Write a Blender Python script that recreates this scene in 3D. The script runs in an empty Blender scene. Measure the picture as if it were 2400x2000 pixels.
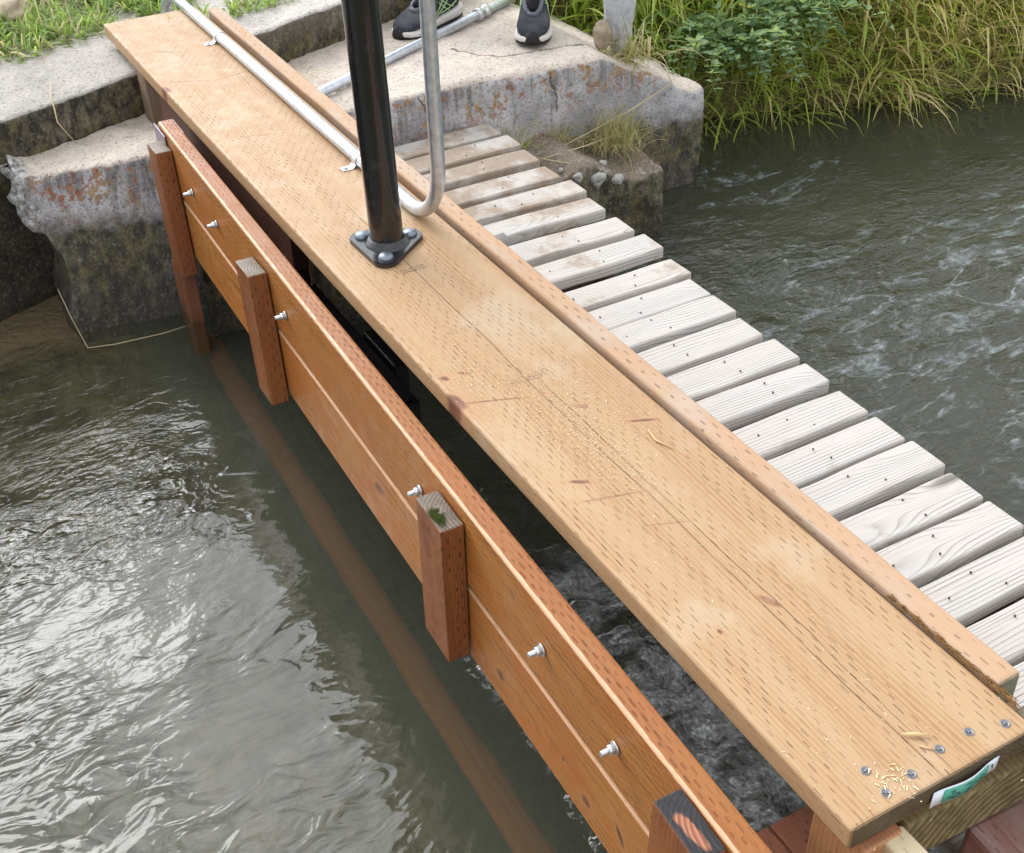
import bpy, bmesh, math, random
import numpy as np
from mathutils import Vector, Matrix
random.seed(7)
RNG = np.random.default_rng(7)
S = bpy.context.scene
C = S.collection

# ------------------------------------------------------------------ camera, sky, sun, exposure
cam = bpy.data.objects.new('camera', bpy.data.cameras.new('camera'))
C.objects.link(cam)
cam.data.sensor_fit = 'HORIZONTAL'; cam.data.sensor_width = 36; cam.data.lens = 43.312
cam.data.clip_start = 0.05; cam.data.clip_end = 2000
_r = Vector((0.48978935, 0.87146888, -0.02546322)); _d = Vector((0.50572895, -0.3077815, -0.80592107)); _f = Vector((-0.71017225, 0.38185407, -0.59147515))
cam.matrix_world = Matrix(((_r.x, -_d.x, -_f.x, 0.5540646), (_r.y, -_d.y, -_f.y, -0.7073102), (_r.z, -_d.z, -_f.z, 1.1708016), (0, 0, 0, 1)))
S.camera = cam

SUN = Vector((-0.78, -0.15, 0.60)).normalized()
sun = bpy.data.objects.new('sun', bpy.data.lights.new('sun', 'SUN'))
sun.data.energy = 0.9; sun.data.angle = math.radians(26); sun.data.color = (1.0, 0.98, 0.95)
sun.rotation_euler = SUN.to_track_quat('Z', 'Y').to_euler()
C.objects.link(sun)

S.view_settings.view_transform = 'Standard'; S.view_settings.look = 'None'
S.view_settings.gamma = 1; S.view_settings.exposure = 0.74


class N:
    """small wrapper for building node trees"""
    def __init__(s, tree):
        s.t = tree; s.n = tree.nodes; s.l = tree.links
    def new(s, typ, **kw):
        nd = s.n.new(typ)
        for k, v in kw.items(): setattr(nd, k, v)
        return nd
    def put(s, sock, v):
        if v is None: return
        if isinstance(v, bpy.types.NodeSocket): s.l.new(v, sock)
        elif hasattr(sock, 'default_value'):
            if isinstance(v, (tuple, list)) and len(v) == 3 and sock.type == 'RGBA': v = (*v, 1)
            if sock.type == 'VECTOR' and isinstance(v, (int, float)): v = (v, v, v)
            sock.default_value = v
    def obj(s): return s.new('ShaderNodeTexCoord').outputs['Object']
    def onorm(s): return s.new('ShaderNodeTexCoord').outputs['Normal']
    def pos(s): return s.new('ShaderNodeNewGeometry').outputs['Position']
    def norm(s): return s.new('ShaderNodeNewGeometry').outputs['Normal']
    def rnd(s): return s.new('ShaderNodeObjectInfo').outputs['Random']
    def attr(s, name, out='Fac'): return s.new('ShaderNodeAttribute', attribute_name=name).outputs[out]
    def sep(s, v):
        nd = s.new('ShaderNodeSeparateXYZ'); s.put(nd.inputs[0], v); return nd.outputs
    def comb(s, x=0, y=0, z=0):
        nd = s.new('ShaderNodeCombineXYZ')
        for i, v in enumerate((x, y, z)): s.put(nd.inputs[i], v)
        return nd.outputs[0]
    def m(s, op, a, b=None, c=None, clamp=False):
        nd = s.new('ShaderNodeMath', operation=op, use_clamp=clamp)
        for i, v in enumerate((a, b, c)): s.put(nd.inputs[i], v)
        return nd.outputs[0]
    def vm(s, op, a, b=None):
        nd = s.new('ShaderNodeVectorMath', operation=op); s.put(nd.inputs[0], a); s.put(nd.inputs[1], b)
        return nd.outputs['Value' if op in ('DOT_PRODUCT', 'LENGTH', 'DISTANCE') else 'Vector']
    def noise(s, v, scale=5, detail=3, rough=.55, dist=0, out='Fac', w=None):
        nd = s.new('ShaderNodeTexNoise')
        if w is not None: nd.noise_dimensions = '4D'; s.put(nd.inputs['W'], w)
        s.put(nd.inputs['Vector'], v); s.put(nd.inputs['Scale'], scale); s.put(nd.inputs['Detail'], detail)
        s.put(nd.inputs['Roughness'], rough); s.put(nd.inputs['Distortion'], dist)
        return nd.outputs[out]
    def white(s, v):
        nd = s.new('ShaderNodeTexWhiteNoise', noise_dimensions='3D'); s.put(nd.inputs['Vector'], v); return nd.outputs['Value']
    def voro(s, v, scale=5, feature='F1', out='Distance', rnd=1):
        nd = s.new('ShaderNodeTexVoronoi', feature=feature); s.put(nd.inputs['Vector'], v); s.put(nd.inputs['Scale'], scale)
        s.put(nd.inputs['Randomness'], rnd); return nd.outputs[out]
    def mr(s, v, a, b, c=0, d=1, smooth=False):
        nd = s.new('ShaderNodeMapRange'); nd.clamp = True
        if smooth: nd.interpolation_type = 'SMOOTHSTEP'
        for i, x in enumerate((v, a, b, c, d)): s.put(nd.inputs[i], x)
        return nd.outputs[0]
    def mix(s, f, a, b, mode='MIX'):
        nd = s.new('ShaderNodeMix', data_type='RGBA', blend_type=mode)
        s.put(nd.inputs[0], f); s.put(nd.inputs[6], a); s.put(nd.inputs[7], b); return nd.outputs[2]
    def bump(s, h, dist=1.0, strength=1.0, normal=None):
        nd = s.new('ShaderNodeBump'); s.put(nd.inputs['Height'], h); s.put(nd.inputs['Distance'], dist)
        s.put(nd.inputs['Strength'], strength); s.put(nd.inputs['Normal'], normal); return nd.outputs[0]
    def bsdf(s, color, rough=.6, normal=None, spec=.5, metal=0, coat=0, trans=0):
        nd = s.new('ShaderNodeBsdfPrincipled')
        s.put(nd.inputs['Base Color'], color); s.put(nd.inputs['Roughness'], rough); s.put(nd.inputs['Metallic'], metal)
        s.put(nd.inputs['Specular IOR Level'], spec); s.put(nd.inputs['Normal'], normal); s.put(nd.inputs['Coat Weight'], coat)
        return nd.outputs[0]
    def out(s, surf):
        nd = s.new('ShaderNodeOutputMaterial'); s.l.new(surf, nd.inputs['Surface']); return nd


def mat(name):
    m_ = bpy.data.materials.new(name); m_.use_nodes = True; m_.node_tree.nodes.clear()
    return m_, N(m_.node_tree)

def lin(r, g, b, k=1.0):
    f = lambda c: (c / 255 / 12.92 if c <= 10 else ((c / 255 + .055) / 1.055) ** 2.4) * k
    return (f(r), f(g), f(b))

# sky: Nishita sky under a bright broken overcast, brightest round the veiled sun
W = bpy.data.worlds.new('World'); S.world = W; W.use_nodes = True; W.node_tree.nodes.clear()
n = N(W.node_tree)
sky = n.new('ShaderNodeTexSky', sky_type='NISHITA'); sky.sun_disc = False
sky.sun_elevation = math.asin(SUN.z); sky.sun_rotation = math.atan2(SUN.x, SUN.y)
dirv = n.new('ShaderNodeTexCoord').outputs['Generated']
dx, dy, dz = n.sep(dirv)
k = n.m('DIVIDE', 1, n.m('ADD', n.m('MAXIMUM', dz, 0), .22))
cv = n.comb(n.m('MULTIPLY', dx, k), n.m('MULTIPLY', dy, k), 0)
c1 = n.noise(cv, 2.6, 6, .6, .5)
glow = n.m('POWER', n.m('MAXIMUM', n.vm('DOT_PRODUCT', dirv, tuple(SUN)), 0), 8)
cl = n.mr(c1, .36, .62, 0, 1, True)
side = n.m('SUBTRACT', 1.0, n.m('ADD', n.m('MULTIPLY', dx, -.22), n.m('MULTIPLY', dy, .06)))
bright = n.m('ADD', n.m('MULTIPLY', side, n.mr(cl, 0, 1, 6.4, 9.6)), n.m('MULTIPLY', glow, n.mr(cl, 0, 1, 19, 50)))
cloud = n.mix(1, n.mix(cl, (.84, .92, 1.0), (.97, .985, 1.0)), n.comb(bright, bright, bright), 'MULTIPLY')
skyc = n.mix(n.mr(c1, .3, .42, .72, 1), sky.outputs[0], cloud)
bg = n.new('ShaderNodeBackground'); n.put(bg.inputs[0], skyc); bg.inputs[1].default_value = .1
ow = n.new('ShaderNodeOutputWorld'); n.l.new(bg.outputs[0], ow.inputs[0])

# ------------------------------------------------------------------ helpers
def tag(o, label=None, cat=None, group=None, kind=None):
    for k_, v in (('label', label), ('category', cat), ('group', group), ('kind', kind)):
        if v: o[k_] = v
    return o

def empty(name, loc, label, cat, group=None, rot=(0, 0, 0)):
    o = bpy.data.objects.new(name, None); C.objects.link(o); o.location = loc; o.rotation_euler = rot
    o.empty_display_size = .05
    return tag(o, label, cat, group)

def link(name, me, m_, parent=None, loc=(0, 0, 0), rot=(0, 0, 0), smooth=True):
    o = bpy.data.objects.new(name, me); C.objects.link(o)
    if m_ is not None and not me.materials: me.materials.append(m_)
    o.location = loc; o.rotation_euler = rot
    if parent is not None: o.parent = parent
    if smooth and len(me.polygons): me.shade_smooth()
    return o

def bm_obj(name, bm, m_, parent=None, loc=(0, 0, 0), rot=(0, 0, 0), smooth=False):
    me = bpy.data.meshes.new(name); bm.normal_update(); bm.to_mesh(me); bm.free()
    return link(name, me, m_, parent, loc, rot, smooth)

def np_obj(name, V, F, m_, parent=None, loc=(0, 0, 0), smooth=True, rot=(0, 0, 0)):
    me = bpy.data.meshes.new(name)
    me.from_pydata(np.asarray(V).tolist(), [], np.asarray(F).tolist() if not isinstance(F, list) else F); me.update()
    return link(name, me, m_, parent, loc, rot, smooth)

def box_bm(x0, x1, y0, y1, z0, z1, bev=0, seg=2, cuts=0):
    bm = bmesh.new(); bmesh.ops.create_cube(bm, size=1)
    bmesh.ops.scale(bm, vec=(x1 - x0, y1 - y0, z1 - z0), verts=bm.verts)
    bmesh.ops.translate(bm, vec=((x0 + x1) / 2, (y0 + y1) / 2, (z0 + z1) / 2), verts=bm.verts)
    if bev: bmesh.ops.bevel(bm, geom=bm.edges[:], offset=bev, segments=seg, affect='EDGES', profile=.5)
    if cuts:
        for k_ in range(1, cuts):
            x = x0 + (x1 - x0) * k_ / cuts
            bmesh.ops.bisect_plane(bm, geom=bm.verts[:] + bm.edges[:] + bm.faces[:], plane_co=(x, 0, 0), plane_no=(1, 0, 0))
    return bm

def board(name, L, Wd, T, m_, parent=None, loc=(0, 0, 0), rot=(0, 0, 0), bev=.004, cuts=0, wob=0, seed=0):
    """a sawn board: length along local X, width Y, thickness Z, centred"""
    bm = box_bm(-L / 2, L / 2, -Wd / 2, Wd / 2, -T / 2, T / 2, bev, 3, cuts)
    if wob:
        for v in bm.verts:
            a = vnoise(np.array([[v.co.x * 9 + seed * 7.1, v.co.y * 20 + seed, v.co.z * 20]]))[0] - .5
            b = vnoise(np.array([[v.co.x * 5 + seed * 3.3 + 50, v.co.y * 9 + seed, 9.]]))[0] - .5
            v.co.y += a * wob; v.co.z += b * wob
    return bm_obj(name, bm, m_, parent, loc, rot)

def tube_bm(pts, r, seg=16, caps=True, bm=None):
    bm = bm or bmesh.new(); pts = [Vector(p) for p in pts]; rings = []
    rr = r if isinstance(r, (list, tuple)) else [r] * len(pts)
    t0 = (pts[1] - pts[0]).normalized(); up = Vector((0, 0, 1)) if abs(t0.z) < .9 else Vector((1, 0, 0))
    nv = t0.cross(up).normalized()
    for i, p in enumerate(pts):
        t = ((pts[min(i + 1, len(pts) - 1)] - pts[i]).normalized() + (pts[i] - pts[max(i - 1, 0)]).normalized()).normalized()
        nv = (nv - t * nv.dot(t)).normalized(); b = t.cross(nv)
        rings.append([bm.verts.new(p + (nv * math.cos(a) + b * math.sin(a)) * rr[i]) for a in [2 * math.pi * j / seg for j in range(seg)]])
    for A, B in zip(rings, rings[1:]):
        for j in range(seg): bm.faces.new((A[j], A[(j + 1) % seg], B[(j + 1) % seg], B[j])).smooth = True
    if caps: bm.faces.new(rings[0][::-1]); bm.faces.new(rings[-1])
    return bm

def prism_bm(outline, z0, z1, bev=0):
    bm = bmesh.new(); a = [bm.verts.new((x, y, z0)) for x, y in outline]; b = [bm.verts.new((x, y, z1)) for x, y in outline]
    k_ = len(a); bm.faces.new(a[::-1]); top = bm.faces.new(b)
    for i in range(k_): bm.faces.new((a[i], a[(i + 1) % k_], b[(i + 1) % k_], b[i]))
    if bev: bmesh.ops.bevel(bm, geom=list(top.edges), offset=bev, segments=2, affect='EDGES')
    return bm

def _h(i, j, k_):
    x = (i * 374761393 + j * 668265263 + k_ * 1274126177) & 0xffffffff
    x = ((x ^ (x >> 13)) * 1274126177) & 0xffffffff
    return ((x ^ (x >> 16)) & 0xffff) / 65535.0

def vnoise(p):
    p = np.asarray(p, float); i = np.floor(p).astype(np.int64); f = p - i; f = f * f * (3 - 2 * f)
    r = 0
    for a in (0, 1):
        for b in (0, 1):
            for c in (0, 1):
                w = (f[:, 0] if a else 1 - f[:, 0]) * (f[:, 1] if b else 1 - f[:, 1]) * (f[:, 2] if c else 1 - f[:, 2])
                r = r + w * _h(i[:, 0] + a, i[:, 1] + b, i[:, 2] + c)
    return r

def fbm(p, oct=4, gain=.5):
    r = 0; a = 1; s = 0; p = np.asarray(p, float)
    for o in range(oct): r = r + a * vnoise(p + o * 17.3); s += a; a *= gain; p = p * 2.03
    return r / s - .5

def sst(x, a, b):
    t = np.clip((x - a) / (b - a), 0, 1); return t * t * (3 - 2 * t)

def grid_faces(nu, nv):
    i = np.arange(nu - 1)[:, None] * nv + np.arange(nv - 1)[None, :]
    i = i.ravel(); return np.stack([i, i + nv, i + nv + 1, i + 1], 1)

# ------------------------------------------------------------------ wood
def wood(name, light, dark, grain=.5, inc=1.0, rp=.0098, dp=.037, dl=.37, dcol=None, rough=.55, spec=.35, edge=None,
         blotch=None, rings=.006, groove=0.0, endcol=None, knots=True, crack=False, off=(0, 0), patch=None, incw=.1, coat=0., marks=(), stain=None, topdark=None, streak=None, ep=.0062, wet=None):
    M, n = mat(name)
    o = n.obj(); x, y, z = n.sep(o); nx, ny, nz = n.sep(n.onorm()); r = n.rnd()
    top = n.m('GREATER_THAN', n.m('ABSOLUTE', nz), .6)
    t = n.m('ADD', n.m('MULTIPLY', y, top), n.m('MULTIPLY', n.m('SUBTRACT', z, .013), n.m('SUBTRACT', 1, top)))
    rz = n.m('MULTIPLY', r, 37.0)
    # knots bend the rings
    kv = n.comb(n.m('MULTIPLY', x, 2.1), n.m('MULTIPLY', t, 9), rz)
    kd = n.voro(kv, 1.0, 'F1')
    kn = n.mr(kd, .05, .16, 1, 0, True) if knots else 0.0
    bend = n.noise(n.comb(n.m('MULTIPLY', x, 1.1), n.m('MULTIPLY', t, 7), rz), 1, 2, .5)
    g = n.m('ADD', n.m('DIVIDE', t, rings), n.m('MULTIPLY', bend, 9.0))
    if knots: g = n.m('ADD', g, n.m('MULTIPLY', n.mr(kd, 0, .42, 1, 0, True), 4.0))
    fr = n.m('FRACT', g)
    ring = n.m('MULTIPLY', n.mr(fr, 0, .75, 0, 1), n.mr(fr, .78, 1, 1, 0))
    ring = n.m('MULTIPLY', n.m('POWER', ring, 2.2), n.mr(n.noise(n.comb(n.m('MULTIPLY', x, 3), n.m('MULTIPLY', t, 30), rz), 1, 2), .35, .62, .15, 1))
    fib = n.noise(n.comb(n.m('MULTIPLY', x, 14), n.m('MULTIPLY', t, 420), rz), 1, 2, .6)
    blo = n.noise(n.comb(n.m('MULTIPLY', x, 3.0), n.m('MULTIPLY', t, 16), rz), 1, 3, .6)
    col = n.mix(n.m('MULTIPLY', ring, grain), light, dark)
    col = n.mix(n.mr(fib, .35, .75, .0, .30), col, dark)
    if blotch: col = n.mix(n.mr(blo, .46, .66, 0, .75), col, blotch)
    if patch:  # stains with their own shape
        pp = n.noise(n.vm('ADD', o, n.comb(rz, 0, 0)), 4.2, 4, .62)
        col = n.mix(n.m('MULTIPLY', n.mr(pp, .54, .66, 0, 1), n.mr(r, .3, .8, .25, .85)), col, patch)
    if knots:
        sel = n.m('GREATER_THAN', n.white(n.comb(n.m('FLOOR', n.m('MULTIPLY', x, 2.1)), 3, rz)), .62)
        col = n.mix(n.m('MULTIPLY', n.m('MULTIPLY', kn, sel), .75), col, tuple(c * .3 for c in dark))
    hgt = n.m('ADD', n.m('MULTIPLY', fib, .00025), n.m('MULTIPLY', ring, -.0002 - groove))
    for (mx_, my_, ma, mb, an, st) in marks:   # knots and pitch streaks where the board has them
        ux = n.m('SUBTRACT', x, mx_); uy = n.m('SUBTRACT', y, my_); ca, sa = math.cos(an), math.sin(an)
        wq = n.m('MULTIPLY', n.m('SUBTRACT', n.noise(o, 40, 2), .5), .5)
        e1 = n.m('DIVIDE', n.m('ADD', n.m('MULTIPLY', ux, ca), n.m('MULTIPLY', uy, sa)), ma); e2 = n.m('DIVIDE', n.m('SUBTRACT', n.m('MULTIPLY', uy, ca), n.m('MULTIPLY', ux, sa)), mb)
        dd_ = n.m('ADD', n.m('SQRT', n.m('ADD', n.m('MULTIPLY', e1, e1), n.m('MULTIPLY', e2, e2))), wq)
        core = n.mr(dd_, .55, 1.0, 1, 0); halo = n.mr(dd_, .8, 2.6, 1, 0)
        col = n.mix(n.m('MULTIPLY', halo, .45 * st), col, (.42, .20, .09)); col = n.mix(n.m('MULTIPLY', core, st), col, (.13, .05, .032))
        hgt = n.m('ADD', hgt, n.m('MULTIPLY', core, -.0008 * st))
    if stain:
        sx = n.sep(n.pos())[0]; sn = n.noise(n.pos(), 7.5, 5, .62)
        sm = n.mr(n.m('ADD', sn, n.mr(sx, -2.4, -1.3, .10, -.16)), .48, .62)
        col = n.mix(n.m('MULTIPLY', sm, .8), col, n.mix(n.noise(o, 60, 3), stain, tuple(c * .55 for c in stain)))
    # incising slits
    if inc:
        row = n.m('FLOOR', n.m('DIVIDE', t, rp)); ft = n.m('FRACT', n.m('DIVIDE', t, rp))
        xo = n.m('ADD', n.m('ADD', n.m('DIVIDE', x, dp), n.m('MULTIPLY', row, .382)), n.m('MULTIPLY', n.noise(n.comb(n.m('MULTIPLY', x, 4), t, rz), 1, 1), .8))
        ci = n.m('FLOOR', xo); fx = n.m('FRACT', xo)
        h1 = n.white(n.comb(row, ci, 1.5)); h2 = n.white(n.comb(row, ci, 7.5))
        tt = n.m('ABSOLUTE', n.m('SUBTRACT', ft, n.m('ADD', .35, n.m('MULTIPLY', h1, .3))))
        wd = n.m('MULTIPLY', incw, n.m('ADD', .65, n.m('MULTIPLY', h2, .7)))
        a1 = n.mr(tt, n.m('MULTIPLY', wd, .5), wd, 1, 0)
        ln = n.m('MULTIPLY', dl, n.m('ADD', .6, n.m('MULTIPLY', h1, .6)))
        a2 = n.m('MULTIPLY', n.mr(fx, 0, .04), n.mr(fx, n.m('SUBTRACT', ln, .06), ln, 1, 0))
        vis = n.mr(n.noise(n.comb(n.m('MULTIPLY', x, 1.6), n.m('MULTIPLY', t, 22), 5), 1, 2, .6), .4, .58, .22, 1)
        slit = n.m('MULTIPLY', n.m('MULTIPLY', a1, a2), n.m('MULTIPLY', n.m('LESS_THAN', n.m('ABSOLUTE', nx), .5), n.m('MULTIPLY', vis, n.mr(h2, 0, .35, .35, 1))))
        col = n.mix(n.m('MULTIPLY', slit, .56 * inc), col, dcol or tuple(c * .3 for c in dark))
        hgt = n.m('ADD', hgt, n.m('MULTIPLY', slit, -.0011))
    if crack:
        for (c0, amp, s0, s1, wd) in crack:
            cy = n.m('ADD', c0, n.m('MULTIPLY', n.m('SUBTRACT', n.noise(n.comb(n.m('MULTIPLY', x, 2.6), c0 * 90, 0), 1, 3, .5), .5), amp))
            d = n.m('ABSOLUTE', n.m('SUBTRACT', y, cy))
            ck = n.m('MULTIPLY', n.mr(d, wd * .4, wd, 1, 0), n.m('MULTIPLY', n.mr(x, s0, s0 + .12), n.mr(x, s1 - .06, s1, 1, 0)))
            ck = n.m('MULTIPLY', n.m('MULTIPLY', ck, n.mr(nz, .4, .6)), n.mr(n.noise(n.comb(n.m('MULTIPLY', x, 14), c0 * 30, 0), 1, 2), .3, .5, .25, 1))
            col = n.mix(n.m('MULTIPLY', ck, .5), col, tuple(c * .35 for c in dark)); hgt = n.m('ADD', hgt, n.m('MULTIPLY', ck, -.0015))
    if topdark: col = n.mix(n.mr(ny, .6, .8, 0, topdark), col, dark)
    if edge:
        s_, bv, ecol = edge   # worn arris: only where the corner itself is
        q = n.m('SUBTRACT', z, y) if s_[0] == '-' else n.m('ADD', z, y)
        wv = n.m('MULTIPLY', n.m('SUBTRACT', n.noise(n.comb(n.m('MULTIPLY', x, 22), 0, rz), 1, 3), .5), bv * .9)
        em = n.mr(n.m('ADD', q, wv), s_[1] - bv, s_[1] - bv * .8)
        col = n.mix(n.m('MULTIPLY', em, .85), col, ecol)
    # end grain
    rr = n.m('SQRT', n.m('ADD', n.m('POWER', n.m('ADD', y, .03 + off[0]), 2), n.m('POWER', n.m('ADD', z, .055 + off[1]), 2)))
    rr = n.m('ADD', rr, n.m('MULTIPLY', n.noise(o, 18, 2), .012))
    ef = n.m('FRACT', n.m('DIVIDE', n.m('ADD', rr, n.m('MULTIPLY', n.noise(o, 7, 3), ep * 3)), ep)); er = n.m('MULTIPLY', n.mr(ef, 0, .7), n.mr(ef, .72, 1, 1, 0))
    ec = endcol or (tuple(c * .5 for c in light), tuple(c * .3 for c in dark))
    ecol2 = n.mix(n.m('MULTIPLY', er, .85), ec[0], ec[1])
    ecol2 = n.mix(n.mr(n.noise(o, 45, 4, .7), .45, .65, 0, .6), ecol2, ec[1])
    if streak:
        qy = n.m('DIVIDE', n.m('SUBTRACT', y, streak[0]), streak[2]); qz = n.m('DIVIDE', n.m('SUBTRACT', z, n.m('ADD', streak[1], n.m('MULTIPLY', y, .12))), streak[3])
        qd = n.m('ADD', n.m('SQRT', n.m('ADD', n.m('MULTIPLY', qy, qy), n.m('MULTIPLY', qz, qz))), n.m('MULTIPLY', n.m('SUBTRACT', n.noise(o, 60, 3), .5), .8))
        ecol2 = n.mix(n.mr(qd, .75, 1.05, 1, 0), ecol2, n.mix(er, (.42, .17, .09), (.16, .05, .025)))
    ise = n.mr(n.m('ABSOLUTE', nx), .6, .8)
    col = n.mix(ise, col, ecol2)
    rg = n.mr(n.noise(o, 30, 3), .3, .7, max(rough - .12, .05), min(rough + .12, 1))
    if wet is not None:   # soaked dark band and green slime above the water line
        wz = n.m('ADD', n.sep(n.pos())[2], n.m('MULTIPLY', n.m('SUBTRACT', n.noise(o, 25, 4), .5), .09))
        wm = n.mr(wz, wet - .02, wet + .03, 1, 0); col = n.mix(n.m('MULTIPLY', wm, .75), col, n.mix(n.noise(o, 50, 3), (.05, .022, .012), (.055, .048, .02))); rg = n.m('MULTIPLY', rg, n.mr(wm, 0, 1, 1, .4))
    n.out(n.bsdf(col, rg, n.bump(hgt, 1.0, 1.0), spec, coat=coat))
    return M

PL = (.405, .255, .138); PD = (.30, .150, .058)
MARKS = [(-.960, .004, .030, .013, .1, .9), (-1.030, .019, .011, .007, .5, .9), (-1.028, .055, .015, .006, 1.0, .6), (-.676, .065, .018, .005, 1.0, .8), (-.757, .236, .030, .004, 1.15, .8), (-.329, .149, .022, .007, .4, .5),
         (-.317, .059, .006, .004, 0, .9), (-.839, .176, .014, .007, .6, .5), (-2.62, .004, .03, .012, .2, .8), (-2.9, .09, .05, .006, .9, .4), (-.93, .06, .07, .0035, 1.2, .55), (-2.64, .08, .09, .004, 1.15, .35), (-2.62, .19, .07, .004, 1.75, .35), (-.62, .09, .06, .0035, 1.3, .4), (-2.2, .1, .05, .004, 1.2, .35), (-1.9, .2, .016, .006, .4, .5), (-.53, .12, .05, .003, 1.2, .25)]
MARKS = [(x + 1.625, y - .143, a, b, c, d) for x, y, a, b, c, d in MARKS]
M_plank = wood('fresh_incised_lumber', PL, PD, .95, 1, knots=False, crack=[(-.006, .018, -.15, 1.65, .0011), (.012, .03, .6, 1.65, .0009)],
               blotch=(.42, .28, .155), rings=.0075, dcol=(.13, .06, .025), dl=.43, rp=.0086, incw=.09, patch=(.43, .31, .20), marks=MARKS, endcol=((.13, .10, .055), (.055, .038, .022)), off=(-.02, .08))
GL = (.40, .165, .042); GD = (.18, .055, .013)
GM1 = [(-.58, -.07, .012, .008, .5, .45), (-.948, -.06, .014, .006, .2, .4), (-1.7, -.09, .02, .006, .3, .35), (-.25, -.15, .03, .004, .2, .4), (-1.25, -.15, .05, .004, .1, .35), (-2.1, -.15, .012, .008, .5, .5)]
GM2 = [(-.632, -.29, .016, .011, .2, .85), (-.371, -.303, .016, .011, .2, .8), (-1.107, -.248, .030, .013, .3, .85), (-.283, -.272, .024, .007, -1.0, .95), (-.436, -.281, .006, .005, 0, .9), (-.54, -.306, .005, .004, 0, .8), (-1.27, -.322, .007, .005, 0, .7), (-.484, -.277, .008, .006, 0, .3),
       (-2.075, -.246, .008, .006, 0, .4), (-1.5, -.30, .05, .005, .15, .4), (-.85, -.26, .06, .004, .1, .35), (-.2, -.24, .05, .005, .2, .4)]
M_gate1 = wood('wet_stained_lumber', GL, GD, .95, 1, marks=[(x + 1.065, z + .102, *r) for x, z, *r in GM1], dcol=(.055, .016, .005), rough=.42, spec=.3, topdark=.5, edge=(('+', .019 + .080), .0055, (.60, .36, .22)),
               patch=(.34, .10, .02), blotch=(.40, .13, .03), rings=.011, rp=.0078, dp=.029, dl=.5, incw=.17, knots=False)
M_gate2 = wood('wet_stained_lumber_lower', GL, GD, .8, .6, marks=[(x + 1.065, z + .27, *r) for x, z, *r in GM2], dcol=(.10, .03, .01), rough=.42, spec=.3, edge=(('+', .018 + .079), .005, (.58, .34, .20)),
               patch=(.36, .11, .025), blotch=(.40, .13, .03), rings=.016, rp=.012)
M_batten = wood('brown_incised_batten', (.27, .095, .03), (.06, .018, .009), .7, 1, dcol=(.012, .005, .003), rough=.5, rings=.006, dp=.03, blotch=(.16, .045, .018),
                endcol=((.22, .16, .11), (.055, .045, .035)), knots=False, incw=.14)
M_batten_burnt = wood('brown_batten_blackened_end', (.28, .095, .03), (.06, .018, .009), .7, 1, dcol=(.012, .005, .003), rough=.5, rings=.006, dp=.03, blotch=(.16, .045, .018),
                endcol=((.03, .026, .03), (.007, .006, .007)), streak=(-.008, .003, .033, .0085), knots=False, incw=.14)
M_slat = wood('weathered_grey_lumber', (.52, .475, .435), (.27, .235, .205), .7, 0, rough=.8, spec=.15, rings=.0078, groove=.0012, blotch=(.47, .445, .43), stain=(.36, .265, .19), endcol=((.50, .47, .46), (.26, .24, .23)))
M_ledger = wood('faded_incised_beam', (.46, .295, .185), (.29, .17, .105), .4, 1, rough=.7, spec=.2, dcol=(.09, .055, .045), blotch=(.43, .34, .27), patch=(.46, .40, .35), rp=.0125, dp=.042, dl=.36, incw=.13,
                endcol=((.25, .24, .17), (.10, .10, .07)))
M_oldpost = wood('old_grey_brown_post', (.27, .19, .135), (.06, .035, .022), .7, .8, rough=.8, spec=.15, rings=.006, dcol=(.03, .015, .01), blotch=(.16, .11, .08))
M_leg = wood('wet_red_brown_post', (.22, .085, .045), (.05, .02, .012), .7, .7, rough=.5, rings=.006, dcol=(.02, .008, .005), blotch=(.13, .05, .03), knots=False, wet=-.54)
M_darkwood = wood('dark_red_brown_board', (.12, .05, .032), (.045, .018, .012), .6, 0, rough=.7, rings=.008)
M_sunk = wood('submerged_orange_beam', (.78, .25, .065), (.46, .13, .035), .5, .3, rough=.6, rings=.012, knots=False)
M_pink = wood('reddish_incised_lumber', (.48, .21, .13), (.30, .11, .065), .4, 1, dcol=(.06, .018, .01), rough=.45, blotch=(.42, .18, .11), rp=.011, dp=.034, knots=False)
M_orange = wood('orange_post_lumber', (.50, .26, .12), (.28, .11, .04), .5, .6, rough=.6, endcol=((.36, .16, .075), (.25, .10, .045)))
M_pale = wood('pale_fresh_cut_lumber', (.60, .50, .33), (.42, .31, .17), .5, .4, rough=.7, knots=False, dcol=(.3, .2, .1))
M_timber = wood('mossy_end_grain_timber', (.26, .20, .10), (.10, .07, .035), .7, 0, rough=.85, spec=.1, rings=.009, endcol=((.33, .265, .14), (.085, .062, .03)), off=(-.13, .06), ep=.0135, patch=(.27, .22, .08))
M_redtim = wood('frayed_reddish_timber', (.33, .17, .14), (.17, .075, .055), .5, .5, rough=.6, rings=.01, blotch=(.40, .28, .26), dcol=(.05, .02, .01))
M_greytim = wood('greenish_sill_timber', (.27, .24, .165), (.15, .13, .085), .7, 0, rough=.8, rings=.006, patch=(.30, .26, .12), knots=False)

def simple(name, col, rough=.5, spec=.5, metal=0, nscale=0, namp=.0003, var=0, coat=0):
    M, n = mat(name); c = col; nb = None
    if nscale:
        f = n.noise(n.obj(), nscale, 4, .6); nb = n.bump(n.m('MULTIPLY', f, namp))
        if var: c = n.mix(n.mr(f, .3, .7, 0, var), col, tuple(q * .45 for q in col))
    n.out(n.bsdf(c, rough, nb, spec, metal, coat)); return M

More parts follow.
